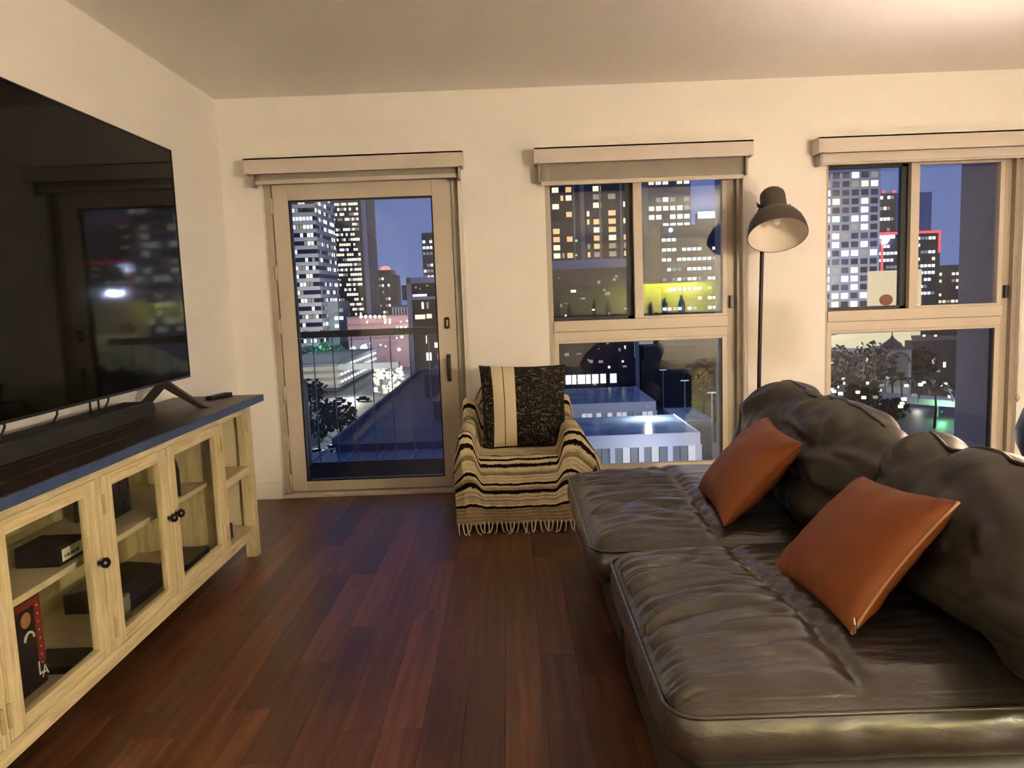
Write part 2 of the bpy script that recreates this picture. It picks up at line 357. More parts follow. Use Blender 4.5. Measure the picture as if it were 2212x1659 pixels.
def cdoor(y0, y1, hinge_right):
    d = obj('door', box(CX1-.024, CX1, y0, y0+.066, .170, .756, .003), cw, cab)
    obj('door_stile', box(CX1-.024, CX1, y1-.066, y1, .170, .756, .003), cw, d)
    for z0_, z1_ in ((.170, .212), (.714, .756)): obj('door_rail', box(CX1-.024, CX1, y0+.066, y1-.066, z0_, z1_, .003), cwh, d)
    obj('glass_pane', box(CX1-.015, CX1-.011, y0+.06, y1-.06, .206, .720), cabglass, d)
    ky = y0+.028 if hinge_right else y1-.028
    M = Matrix.Translation((CX1, ky, .487)) @ Matrix.Rotation(PI/2, 4, 'Y')
    smooth_auto(obj('knob', lathe([(.007, 0), (.006, .012), (.0165, .018), (.0175, .028), (.012, .035), (.0001, .037)], 16, M=M), knobm, d))
    hy = y1+.002 if hinge_right else y0-.002
    for z in (.245, .665):
        obj('hinge', lathe([(.004, -.034), (.006, -.03), (.006, -.004), (.0045, 0), (.006, .004), (.006, .03), (.004, .034)], 8, M=Matrix.Translation((CX1+.004, hy, z))), brass, d)
cdoor(2.945, 3.488, True)
cdoor(2.462, 2.938, False)
cdoor(1.914, 2.429, False)
cdoor(1.45, 1.881, True)
# things in the cabinet
def simple(name, label, cat, bm, m_, group=None, smooth=False):
    o = obj(name, bm, m_); tag(o, label, cat, group)
    if smooth: smooth_auto(o)
    return o
vb = thing('video_box', 'flat black boxed device with white barcode label on the upper shelf', 'box', (-1.53, 2.43, .492))
obj('box_body', box(-1.60, -1.46, 2.36, 2.505, .492, .556, .003), blackm, vb)
lb = obj('paper_label', box(-1.4602, -1.4594, 2.378, 2.495, .503, .542), mat('paper_white', (.75, .72, .62), .6), vb)
bc_ = obj('barcode', boxes([(-1.4594, -1.459, 2.39+i*.009, 2.39+i*.009+.003+.002*(i % 3), .512, .522) for i in range(10)]), blackm, lb); bc_['kind'] = 'stuff'
gb = thing('gift_box', 'dark red and black upright box with white studs and a monogram', 'box', (-1.53, 2.19, .165))
redc = mat('dark_red_card', (.16, .020, .014), .35, noise_amt=.3, nscale=40)
dk = mat('dark_card', (.010, .009, .012), .35, noise_amt=.3, nscale=30)
FX = -1.47
gbb = obj('box_body', box(-1.59, FX, 2.10, 2.265, .165, .455, .012, 3), dk, gb)
obj('red_panel', box(FX, FX+.0015, 2.112, 2.255, .425, .448, .0004), redc, gb)
obj('red_panel', box(FX, FX+.0012, 2.225, 2.258, .235, .424, .0004), redc, gb)
obj('printed_figure', lathe([(.001, 0), (.024, .0004), (.022, .0012), (.0001, .0014)], 16, M=Matrix.Translation((FX, 2.185, .392)) @ Matrix.Rotation(PI/2, 4, 'Y')), mat('printed_flesh', (.28, .12, .05), .5, noise_amt=.5, nscale=60), gb)
obj('printed_horseshoe', tube([(FX+.001, 2.17+.022*(1-math.cos(a)), .33+.022*math.sin(a)) for a in [PI*k/8 for k in range(9)]], .004, 6), mat('printed_white', (.55, .52, .42), .5), gb)
for k in range(8):
    obj('stud', lathe([(.0035, 0), (.0035, .001), (.0001, .002)], 8, M=Matrix.Translation((FX+.001, 2.24, .418-k*.026)) @ Matrix.Rotation(PI/2, 4, 'Y')), mat('printed_white', (.55, .52, .42), .5), gb)
def text_obj(txt, size, M, material, parent, name, ext=.0006):
    cu = bpy.data.curves.new(name, 'FONT'); cu.body = txt; cu.size = size; cu.extrude = ext; cu.align_x = 'CENTER'
    to = bpy.data.objects.new('tmp', cu); C.objects.link(to)
    dg = bpy.context.evaluated_depsgraph_get(); me = bpy.data.meshes.new_from_object(to.evaluated_get(dg)); bpy.data.objects.remove(to)
    me.transform(wm(parent).inverted() @ M); me.materials.clear(); me.materials.append(material)
    o = bpy.data.objects.new(name, me); C.objects.link(o); o.parent = parent; return o
MX = Matrix(((0, 0, 1, 0), (1, 0, 0, 0), (0, 1, 0, 0), (0, 0, 0, 1)))   # text plane facing +X
wprint = mat('print_white_bright', (.7, .68, .6), .5)
text_obj('L', .062, Matrix.Translation((FX+.0025, 2.228, .205)) @ MX, wprint, gb, 'monogram_letter')
text_obj('A', .050, Matrix.Translation((FX+.0028, 2.246, .192)) @ MX, wprint, gb, 'monogram_letter')
simple('game_case', 'black case lying on the cabinet floor beside the studded box', 'case', box(-1.58, -1.42, 2.30, 2.44, .165, .188, .003), black)
simple('dark_speaker', 'upright black box on the shelf behind the middle door', 'speaker', box(-1.70, -1.56, 2.87, 3.03, .492, .70, .004), blackm)
simple('console_unit', 'low black console with curved lid on the cabinet floor', 'console', prism([(-1.72, .165), (-1.47, .165), (-1.47, .20), (-1.52, .245), (-1.64, .255), (-1.72, .235)], 2.78, 3.10), black)
simple('grey_carton', 'small grey carton beside the curved black console', 'carton', box(-1.53, -1.45, 2.655, 2.745, .165, .255, .003), mat('grey_card', (.22, .22, .18), .6, noise_amt=.1))
simple('dark_bottle', 'slim dark beaded bottle on the shelf behind the right hand door', 'bottle', lathe([(.03, .492), (.032, .60), (.024, .64), (.012, .67), (.012, .71)], 16, M=Matrix.Translation((-1.48, 3.235, 0))), black, smooth=True)
simple('black_router', 'flat black router lying on the cabinet floor behind the right door', 'router', box(-1.56, -1.42, 3.17, 3.42, .176, .206, .008), black)
simple('magazine', 'pale magazine under the flat black router', 'magazine', box(-1.60, -1.40, 3.14, 3.46, .165, .176, .001), mat('magazine_paper', (.45, .38, .28), .5, noise_amt=.2))
simple('black_adapter', 'small black power adapter in the open end compartment', 'adapter', box(-1.47, -1.40, 3.585, 3.665, .165, .245, .006), black)
simple('hanging_cable', 'thin cable hanging down inside the open end compartment', 'cable', tube([(-1.42, 3.872, .784), (-1.418, 3.87, .74), (-1.416, 3.871, .70), (-1.412, 3.87, .68)], .0028, 6), mat('cable_brown', (.10, .08, .04), .5))
# ------------------------------------------------------------------ television
tv = thing('television', 'very large flat black television standing on the media cabinet', 'television', (-1.68, 2.89, .8205))
TX, TY0, TY1, TZ0, TZ1 = -1.64, 1.88, 3.885, .945, 2.066
scr, n, l, b = nm('tv_screen')
b.inputs['Base Color'].default_value = (.004, .0038, .003, 1); b.inputs['Roughness'].default_value = .045; b.inputs['Specular IOR Level'].default_value = .09
t = n.new('ShaderNodeTexCoord'); x = n.new('ShaderNodeTexNoise'); x.inputs['Scale'].default_value = 7; x.inputs['Detail'].default_value = 1; l.new(t.outputs['Object'], x.inputs['Vector'])
bp = n.new('ShaderNodeBump'); bp.inputs['Strength'].default_value = .02; bp.inputs['Distance'].default_value = .01; l.new(x.outputs[0], bp.inputs['Height']); l.new(bp.outputs[0], b.inputs['Normal'])
obj('bezel', boxes([(TX-.03, TX+.003, TY0, TY0+.006, TZ0, TZ1), (TX-.03, TX+.003, TY1-.006, TY1, TZ0, TZ1), (TX-.03, TX+.003, TY0+.006, TY1-.006, TZ1-.006, TZ1), (TX-.03, TX+.003, TY0+.006, TY1-.006, TZ0, TZ0+.010)], .001), black, tv)
obj('screen', box(TX-.028, TX, TY0+.005, TY1-.005, TZ0+.005, TZ1-.005), scr, tv)
obj('rear_housing', box(TX-.085, TX-.028, TY0+.25, TY1-.25, TZ0+.03, TZ0+.55, .015), blackm, tv)
for yc in (3.62, 2.12):
    lg = obj('leg', prism([(TX-.03, TZ0+.012), (TX+.0, TZ0+.012), (TX+.165, .832), (TX+.20, .8205), (TX+.145, .8205), (TX-.015, TZ0-.022), (TX-.115, .8205), (TX-.165, .8205)], yc-.014, yc+.014), mat('tv_leg_metal', (.035, .033, .028), .4, metal=.3), tv)
# sound bar
sb = thing('sound_bar', 'long black sound bar with angled ends under the television', 'speaker', (-1.67, 2.93, .8205))
hexp = [(1.75, 0), (3.44, 0), (3.465, .02), (3.44, .058), (3.40, .066), (1.79, .066), (1.72, .02)]
smooth_auto(obj('speaker_body', prism([(a, .8205+z) for a, z in hexp], -1.74, -1.628, 'yz'), blackm, sb), 20)
obj('grille', prism([(a, .8205+z) for a, z in [(1.77, .006), (3.43, .006), (3.448, .022), (3.43, .054), (3.39, .060), (1.80, .060), (1.74, .022)]], -1.628, -1.625, 'yz'), mat('grille_cloth', (.012, .011, .010), .85, bump=.4, bscale=900), sb)
rm = thing('remote_control', 'black remote control lying near the end of the cabinet top', 'remote', (-1.545, 4.0, .8205), rz=-.25)
obj('remote_body', box(-.022, .022, -.085, .085, 0, .019, .005, 3), black, rm, world=False)
obj('button_pad', box(-.013, .013, -.02, .06, .019, .0205, .001), mat('remote_grey', (.06, .06, .06), .5), rm, world=False)
for k, (ya, yb, xo) in enumerate(((3.02, 3.05, 0), (3.16, 3.09, .0), (2.78, 2.70, .01), (2.50, 2.44, 0), (3.10, 3.13, -.01))):
    simple('television_cable', 'black cable hanging from the television to the cabinet top', 'cable', tube([(TX-.04+xo, ya, TZ0+.08), (TX-.045+xo, ya+.01, TZ0-.02), (TX-.06+xo, (ya+yb)/2+.02, .875), (TX-.08+xo, yb, .826), (TX-.14, yb+.03, .825)], .0042, 7), black, group='cables under the television')
# ------------------------------------------------------------------ leather
def leather(name, col, rough, bump_s, scale, stretch=(1, 1, 1), grain=.10, sheen=0, spec=.5):
    m, n, l, b = nm(name)
    t = n.new('ShaderNodeTexCoord'); mp = n.new('ShaderNodeMapping'); mp.inputs['Scale'].default_value = stretch; l.new(t.outputs['Object'], mp.inputs[0])
    x = n.new('ShaderNodeTexNoise'); x.inputs['Scale'].default_value = scale; x.inputs['Detail'].default_value = 3; x.inputs['Distortion'].default_value = .6; l.new(mp.outputs[0], x.inputs['Vector'])
    y = n.new('ShaderNodeTexVoronoi'); y.inputs['Scale'].default_value = 420; l.new(t.outputs['Object'], y.inputs['Vector'])
    mx = n.new('ShaderNodeMix'); mx.data_type = 'RGBA'; mx.inputs[6].default_value = (*[c*.8 for c in col], 1); mx.inputs[7].default_value = (*[c*1.2 for c in col], 1)
    l.new(x.outputs[0], mx.inputs[0]); l.new(mx.outputs[2], b.inputs['Base Color'])
    b.inputs['Roughness'].default_value = rough; b.inputs['Specular IOR Level'].default_value = spec; b.inputs['Sheen Weight'].default_value = sheen
    b1 = n.new('ShaderNodeBump'); b1.inputs['Strength'].default_value = bump_s; b1.inputs['Distance'].default_value = .02; l.new(x.outputs[0], b1.inputs['Height'])
    b2 = n.new('ShaderNodeBump'); b2.inputs['Strength'].default_value = grain; b2.inputs['Distance'].default_value = .001; l.new(y.outputs[0], b2.inputs['Height']); l.new(b1.outputs[0], b2.inputs['Normal'])
    l.new(b2.outputs[0], b.inputs['Normal']); MATS[name] = m; return m
seat_l = leather('sofa_leather', (.034, .0285, .022), .30, .24, 9, (1.2, 4.5, 3), spec=.6)
seat_l.node_tree.nodes['Principled BSDF'].inputs['Coat Weight'].default_value = .8; seat_l.node_tree.nodes['Principled BSDF'].inputs['Coat Roughness'].default_value = .24
back_l = leather('sofa_back_leather', (.040, .033, .024), .46, .30, 6, (1, 1, 1.6), spec=.35)
base_l = leather('sofa_base_leather', (.030, .026, .016), .5, .05, 6)
tan_l = leather('tan_leather', (.215, .062, .0155), .52, .05, 5, grain=.06, spec=.28)
def rbox(x0, x1, y0, y1, z0, z1, r, n=(40, 40, 10), disp=None):
    """rounded cushion block: subdivided box whose edges are rounded with radius r, then displaced"""
    cx, cy, cz = (x0+x1)/2, (y0+y1)/2, (z0+z1)/2; hx, hy, hz = (x1-x0)/2, (y1-y0)/2, (z1-z0)/2
    bm = bmesh.new()
    def face(ax, sgn, na, nb):
        a, b_ = [(1, 2), (0, 2), (0, 1)][ax]
        V = []
        for i in range(na+1):
            row = []
            for j in range(nb+1):
                p = [0, 0, 0]; p[ax] = sgn; p[a] = math.sin((-1+2*i/na)*PI/2*.72)/math.sin(PI/2*.72); p[b_] = math.sin((-1+2*j/nb)*PI/2*.72)/math.sin(PI/2*.72)
                row.append(bm.verts.new(p))
            V.append(row)
        for i in range(na):
            for j in range(nb): bm.faces.new((V[i][j], V[i+1][j], V[i+1][j+1], V[i][j+1]))
    for s in (-1, 1):
        face(0, s, n[1], n[2]); face(1, s, n[0], n[2]); face(2, s, n[0], n[1])
    bmesh.ops.remove_doubles(bm, verts=bm.verts, dist=1e-5)
    R = (min(r[0], hx), min(r[1], hy), min(r[2], hz)); Hh = (hx, hy, hz)
    for v in bm.verts:
        p = [v.co[k]*Hh[k] for k in range(3)]
        inner = [max(-(Hh[k]-R[k]), min(Hh[k]-R[k], p[k])) for k in range(3)]
        d = Vector([(p[k]-inner[k])/R[k] for k in range(3)])
        if d.length > 1e-6:
            mxc = max(abs(c_) for c_ in d); d = d.normalized()*mxc
        q = Vector([inner[k]+d[k]*R[k] for k in range(3)])
        v.co = q+Vector((cx, cy, cz))
    bmesh.ops.recalc_face_normals(bm, faces=bm.faces); bm.normal_update()
    if disp:
        nd = []
        for v in bm.verts:
            u = [(v.co[k]-(cx, cy, cz)[k])/Hh[k] for k in range(3)]
            nd.append(disp(v.co, u, v.normal))
        for v, q in zip(bm.verts, nd): v.co = q
    return bm
def ridge(a):   # sharp little crease
    return 1-abs(a)*2
def sstep(a, b_, x):
    t_ = max(0, min(1, (x-a)/(b_-a))); return t_*t_*(3-2*t_)
def seat_disp(seed, puff=.03):
    def f(co, u, nrm):
        x, y, z = co
        top = sstep(.2, .9, u[2])
        q = co.copy()
        # puffed crown, dip at the middle seam
        q.z += top*puff*(1-abs(u[0])**2.2)*(1-abs(u[1])**2.2)
        seam = math.exp(-((x-.70-.05*nz(y*2, seed))/.022)**2)
        q.z -= top*.016*seam*(1-abs(u[1])**6)
        # pull wrinkles running away from the front edge
        wx = sstep(.26, .33, x)*(1-.75*sstep(.55, .80, x))
        yw = y+.05*nz(x*3.5, y*2.5, seed)+.02*math.sin(x*9+seed)
        n1 = nz(x*2.6+seed, yw*13, seed*3.1); n2 = nz(x*3.4+seed*2, yw*25, seed*1.7)
        r1 = max(0, 1-abs(n1)*3.6); r2 = max(0, 1-abs(n2)*3.6); r1 = r1*r1*(3-2*r1); r2 = r2*r2*(3-2*r2); pat = .35+.65*sstep(-.25, .25, nz(x*2, y*3.3, seed+9))
        q += nrm*top*wx*pat*(1-abs(u[1])**8)*(.016*n1-.017*r1-.009*r2+.010)
        # gentle folds over the rest
        q += nrm*(.007*nz(x*4, y*4, seed)+.004*nz(x*9+y*4, y*8-x*3, seed+4))*(.4+.6*top)
        # side gathers
        side = 1-sstep(.3, .9, abs(u[2]))
        q += nrm*side*.006*nz(x*14, y*14, z*2+seed)
        k_ = 1-.95*math.exp(-((z-.418)/.02)**2) if top < .9 else 1
        return co+(q-co)*k_
    return f
sofa = thing('leather_sofa', 'deep dark taupe leather sofa with two seats and loose back cushions', 'sofa', (.95, 2.56, 0))
for (y0_, y1_) in ((2.515, 3.62), (1.50, 2.505)):
    obj('base', rbox(.335, 1.50, y0_, y1_, .025, .30, (.05, .05, .06), (20, 20, 10), lambda co, u, nn: co+nn*.006*nz(co.x*5, co.y*5, co.z*5)), base_l, sofa, smooth=True)
    for fx in (.47, 1.38):
        for fy in (y0_+.1, y1_-.1):
            obj('foot', lathe([(.025, 0), (.028, .04)], 12, M=Matrix.Translation((fx, fy, 0))), blackm, sofa)
SEATS = ((2.515, 3.66, 1.3, .235), (1.475, 2.495, 5.7, .285))
def seat_seam(x0_, x1_, y0_, y1_, z, r):
    P = []
    for cx_, cy_, a0 in ((x1_-r, y1_-r, 0), (x0_+r, y1_-r, PI/2), (x0_+r, y0_+r, PI), (x1_-r, y0_+r, 1.5*PI)):
        for k in range(9): a = a0+k/8*PI/2; P.append(Vector((cx_+r*math.cos(a), cy_+r*math.sin(a), z)))
    P.append(P[0].copy()); Q = []
    for a, b_ in zip(P, P[1:]):
        n_ = max(1, int((b_-a).length/.05))
        for k in range(n_): Q.append(a.lerp(b_, k/n_))
    return Q+[P[-1]]
for y0_, y1_, sd, xs in SEATS:
    sc_ = obj('seat_cushion', rbox(xs, 1.32, y0_, y1_, .275, .458, (.08, .125, .085), (110, 190, 20), seat_disp(sd, .035)), seat_l, sofa, smooth=True)
    obj('welt', tube(seat_seam(xs+.009, 1.31, y0_+.0135, y1_-.0135, .418, .075), .0055, 6), seat_l, sc_, smooth=True)
# back frame
obj('back_frame', rbox(1.36, 1.56, 1.47, 3.62, .2, .60, (.07, .07, .07), (10, 30, 10), lambda co, u, nn: co+nn*.008*nz(co.x*5, co.y*4, co.z*5)), back_l, sofa, smooth=True)
def back_disp(seed, lean, yc, tw, tilt=.02):
    def f(co, u, nrm):
        x, y, z = co; q = co.copy()
        k = (1-abs(u[1])**2.5)*(1-abs(u[2])**2.5)
        q.x -= .035*k if u[0] < 0 else -.03*k
        # diagonal folds
        a = nz(y*1.7+z*3.0+seed, z*4.2-y*1.6, seed); b_ = nz(y*4+z*6, z*9-y*4, seed+2)
        ra, rb = max(0, 1-abs(a)*2.6), max(0, 1-abs(b_)*3.0); ra = ra*ra*(3-2*ra); rb = rb*rb*(3-2*rb)
        q += nrm*(.012-.031*ra-.011*rb+.022*nz(y*2.2, z*2.6, seed+5))
        # sagging top edge
        q.z += sstep(0, 1, u[2])*(.02*math.cos(u[1]*PI*.9)+.018*nz(y*3, seed))
        # lean back
        q.x += (z-.45)*lean
        q.z += tilt*(y-yc)*sstep(-.6, .8, u[2])
        q.y += (x-1.1)*tw
        return q
    return f
for args in ((.945, 1.25, 2.33, 3.57, .44, .855, 2.2, .28, .05), (.965, 1.28, 1.05, 2.34, .44, .80, 9.1, .26, .10)):
    x0_, x1_, y0_, y1_, z0_, z1_, sd, ln, tw = args
    bc = obj('back_cushion', rbox(x0_, x1_, y0_, y1_, z0_, z1_, (.16, .20, .17), (34, 110, 64), back_disp(sd, ln, (y0_+y1_)/2, tw, .02 if sd < 5 else .14)), back_l, sofa, smooth=True)
    bins = {}
    for v in bc.data.vertices:
        p_ = v.co+sofa.location; k = int((p_.y-y0_-.12)/(y1_-y0_-.24)*36)
        if 0 <= k < 36 and (k not in bins or p_.z > bins[k].z): bins[k] = p_
    P = [bins[k] for k in sorted(bins)]; P = [(P[max(0, i-1)]+P[i]*2+P[min(len(P)-1, i+1)])/4 for i in range(len(P))]
    obj('piping', tube(P, .006, 7), back_l, bc, smooth=True)
# ------------------------------------------------------------------ tan cushions
def pillow4(B1, B2, T1, T2, th, n=34, seed=0, flip=1, pinch=.09):
    B1, B2, T1, T2 = map(Vector, (B1, B2, T1, T2))
    N = (B2-B1).cross(T1-B1).normalized()*flip
    def S(u, v, side):
        U, V = 2*u-1, 2*v-1
        # edges bow inwards between pointed corners
        uu = .5+(U*(1-pinch*(1-V*V)))/2; vv = .5+(V*(1-pinch*(1-U*U)))/2
        p = (B1*(1-uu)+B2*uu)*(1-vv)+(T1*(1-uu)+T2*uu)*vv
        h = max(0, (1-U*U))**.42*max(0, (1-V*V))**.42
        w_ = .006*nz(U*2.3, V*2.3, seed)+.005*nz(U*6+seed, V*6, seed)*(abs(U)**3+abs(V)**3)
        return p+N*side*(th/2*h+w_*min(1, h*4))
    return S
def build_pillow(S, n=34):
    bm = bmesh.new()
    for side in (1, -1):
        V = [[bm.verts.new(S(.5-.5*math.cos(PI*i/n), .5-.5*math.cos(PI*j/n), side)) for j in range(n+1)] for i in range(n+1)]
        for i in range(n):
            for j in range(n):
                q = (V[i][j], V[i+1][j], V[i+1][j+1], V[i][j+1]); bm.faces.new(q if side > 0 else q[::-1])
    bmesh.ops.remove_doubles(bm, verts=bm.verts, dist=1e-5); return bm
def tan_pillow(label, c4, th, seed, zipper):
    base = (Vector(c4[0])+Vector(c4[1]))/2
    t = thing('tan_cushion', label, 'cushion', base)
    S = pillow4(*c4, th, seed=seed, flip=-1)
    obj('cover', build_pillow(S), tan_l, t, smooth=True)
    obj('edge_seam', tube([S(1, k/24, 1) for k in range(25)], .0045 if zipper else .003, 7), mat('seam_tan', (.42, .20, .09), .55) if zipper else tan_l, t, smooth=True)
    if zipper:
        p = Vector(S(1, .02, 1)); obj('zip_pull', tube([p+Vector((0, -.004, .035)), p+Vector((.0, -.008, .02)), p+Vector((.0, -.01, .0))], .004, 8), mat('zip_metal', (.8, .7, .5), .25, metal=1), t)
    return t
tan_pillow('plain tan leather cushion leaning on the sofa back nearer the window', ((.735, 3.075, .475), (.70, 2.555, .485), (1.04, 3.11, .765), (.965, 2.55, .765)), .17, 3, False)
tan_pillow('tan leather cushion with zipped edge leaning on the sofa back away from the window', ((.745, 2.215, .45), (.752, 1.683, .495), (1.025, 2.23, .725), (1.02, 1.735, .782)), .15, 8, True)
# ------------------------------------------------------------------ armchair under throw
chm = mat('armchair_fabric', (.30, .26, .20), .9, bump=.2, bscale=300)
ach = thing('armchair', 'small armchair hidden beneath the striped throw', 'chair', (.02, 4.5, 0))
obj('seat', rbox(-.25, .29, 4.2, 4.75, .22, .385, (.05, .05, .05), (10, 10, 4)), chm, ach, smooth=True)
obj('backrest', rbox(-.25, .29, 4.72, 4.86, .2, .715, (.06, .05, .08), (10, 4, 10)), chm, ach, smooth=True)
for s0 in (-.285, .265):
    obj('armrest', rbox(s0, s0+.06, 4.27, 4.78, .10, .515, (.028, .04, .028), (4, 10, 8)), chm, ach, smooth=True)
for fx in (-.23, .27):
    for fy in (4.24, 4.80): obj('leg', lathe([(.015, 0), (.022, .22)], 10, M=Matrix.Translation((fx, fy, 0))), blackm, ach)
# throw: v = along the length (0 front hem .. 1 behind the back), u = across
tm, n, l, b = nm('striped_throw')
uvn = n.new('ShaderNodeUVMap'); uvn.uv_map = 'UVMap'; sp = n.new('ShaderNodeSeparateXYZ'); l.new(uvn.outputs[0], sp.inputs[0])
wob = n.new('ShaderNodeTexNoise'); wob.inputs['Scale'].default_value = 1; wob.inputs['Detail'].default_value = 3; mpw = n.new('ShaderNodeMapping'); mpw.inputs['Scale'].default_value = (110, 60, 1); l.new(uvn.outputs[0], mpw.inputs[0]); l.new(mpw.outputs[0], wob.inputs['Vector'])
ad = n.new('ShaderNodeMath'); ad.operation = 'MULTIPLY_ADD'; ad.inputs[1].default_value = .009; l.new(wob.outputs[0], ad.inputs[0]); l.new(sp.outputs['Y'], ad.inputs[2])
ramp = n.new('ShaderNodeValToRGB'); ramp.color_ramp.interpolation = 'CONSTANT'; e = ramp.color_ramp.elements
cream, grey, dark, tanc, mid = (.74, .64, .40), (.33, .28, .18), (.010, .008, .008), (.40, .31, .19), (.55, .46, .30)
stops = [(0, tanc), (.055, dark), (.066, cream), (.078, mid), (.086, cream), (.094, mid), (.100, cream), (.106, dark), (.118, grey), (.127, cream), (.134, dark), (.142, cream), (.168, grey), (.182, cream), (.199, dark), (.208, cream),
         (.221, dark), (.230, cream), (.252, dark), (.260, mid), (.33, cream), (.44, dark), (.452, cream), (.50, grey), (.53, cream), (.570, dark), (.583, cream), (.625, grey), (.65, cream), (.685, dark), (.698, cream), (.745, dark)]
e[0].position = 0; e[0].color = (*stops[0][1], 1); e[1].position = stops[1][0]; e[1].color = (*stops[1][1], 1)
for p_, c_ in stops[2:]: e.new(p_).color = (*c_, 1)
l.new(ad.outputs[0], ramp.inputs[0])
wv = n.new('ShaderNodeTexNoise'); wv.inputs['Scale'].default_value = 1; mpv = n.new('ShaderNodeMapping'); mpv.inputs['Scale'].default_value = (260, 420, 1); l.new(uvn.outputs[0], mpv.inputs[0]); l.new(mpv.outputs[0], wv.inputs['Vector'])
mx = n.new('ShaderNodeMix'); mx.data_type = 'RGBA'; mx.blend_type = 'MULTIPLY'; mx.inputs[0].default_value = .75
r2 = n.new('ShaderNodeValToRGB'); r2.color_ramp.elements[0].position = .3; r2.color_ramp.elements[0].color = (.45, .43, .38, 1); r2.color_ramp.elements[1].position = .6; r2.color_ramp.elements[1].color = (1, 1, 1, 1); l.new(wv.outputs[0], r2.inputs[0])
l.new(ramp.outputs[0], mx.inputs[6]); l.new(r2.outputs[0], mx.inputs[7]); l.new(mx.outputs[2], b.inputs['Base Color']); b.inputs['Roughness'].default_value = .95; b.inputs['Specular IOR Level'].default_value = .1
wv2 = n.new('ShaderNodeTexWave'); wv2.bands_direction = 'Y'; wv2.inputs['Scale'].default_value = 28; wv2.inputs['Distortion'].default_value = 2; l.new(uvn.outputs[0], wv2.inputs['Vector'])
am = n.new('ShaderNodeMath'); am.operation = 'ADD'; l.new(wv.outputs[0], am.inputs[0]); l.new(wv2.outputs['Fac'], am.inputs[1])
bp = n.new('ShaderNodeBump'); bp.inputs['Strength'].default_value = .55; bp.inputs['Distance'].default_value = .006; l.new(am.outputs[0], bp.inputs['Height']); l.new(bp.outputs[0], b.inputs['Normal'])
# centre-line profile (y, z, arm influence) against arc length
prof = [(4.125, .045), (4.135, .20), (4.15, .36), (4.175, .405), (4.25, .412), (4.45, .405), (4.62, .41), (4.68, .45), (4.71, .60), (4.725, .715), (4.77, .752), (4.85, .75), (4.895, .70), (4.91, .45)]
cum = [0]
for a_, b_ in zip(prof, prof[1:]): cum.append(cum[-1]+math.dist(a_, b_))
def cpt(v):
    s = v*cum[-1]
    for i in range(len(prof)-1):
        if s <= cum[i+1]+1e-9:
            t_ = (s-cum[i])/(cum[i+1]-cum[i]); return [prof[i][k]*(1-t_)+prof[i+1][k]*t_ for k in range(2)]
    return list(prof[-1])
VE = .226                                                           # v at the front edge of the seat
def throw(u, v):
    U = 2*u-1; sgn = 1 if U > 0 else -1; a = abs(U)
    y, z = cpt(v)
    fr = 1-sstep(VE-.02, VE+.06, v); bk = sstep(.60, .70, v); arm = 1-bk
    # cross-section over the arms: seat, up the inner side, over the top, down outside
    if a < .5: dx, g = .215*a/.5, .05*(a/.5)**2
    elif a < .68: t_ = (a-.5)/.18; dx, g = .215+.047*t_, .05+.95*(t_*t_*(3-2*t_))
    elif a < .80: t_ = (a-.68)/.12; dx, g = .262+.063*t_, 1+.10*math.sin(t_*PI)
    else: t_ = (a-.80)/.20; dx, g = .325+.045*t_, 1-1.1*t_-1.4*t_*t_*(1-fr)
    A = .135*(v/VE)**1.6 if v < VE else .135
    lin = .355*a
    wl = max(0, 1-v/VE)**.8
    dxa = lin*wl+dx*(1-wl)
    # back: wings spread behind the arms and fall away at the ends
    w_ = max(0, a-.50)/.50
    dxb = .40*a-.03*w_; dzb = -.36*w_**1.25
    dx = dxa*arm+dxb*bk; dz = A*g*arm+dzb*bk
    x = .012+sgn*dx
    if sgn > 0: x += .16*max(0, a-.72)*sstep(.10, .22, v)*(1-sstep(.40, .52, v))*2.0
    yy = y+fr*.12*max(0, a-.82)/.18*(v/VE)
    k = .007*nz(u*9, v*24, 1)+.005*nz(u*20, v*44, 5)
    z2 = z+dz+k*1.2*(1-fr)+.003*nz(u*14, v*30, 2)*fr
    yy += k*(1.3*fr+.9*bk)-.009*fr*math.sin(u*17+v*4)*max(0, 1-v/VE)
    return (x, yy, max(.012, z2))
thr = thing('throw_blanket', 'cream and black striped woven throw with fringe draped over the armchair', 'blanket', (.015, 4.3, .0))
tb = sheet(throw, 110, 170, uv=True)
o = obj('woven_cloth', tb, tm, thr, smooth=True); md = o.modifiers.new('thick', 'SOLIDIFY'); md.thickness = .006
frm = mat('fringe_yarn', (.62, .53, .38), .9)
rf = random.Random(5)
for k in range(30):
    u = (k+.5)/30; p = Vector(throw(u, 0)); dx = rf.uniform(-.025, .025); dy = rf.uniform(.005, .045)
    obj('tassel', tube([p+Vector((0, 0, .012)), p+Vector((dx*.2, -.008, -.012)), p+Vector((dx*.6, -.012-dy*.4, -p.z+.010)), p+Vector((dx*1.4, -.012-dy, -p.z+.006))], [.0042, .004, .0036, .003], 6), frm, thr, smooth=True)
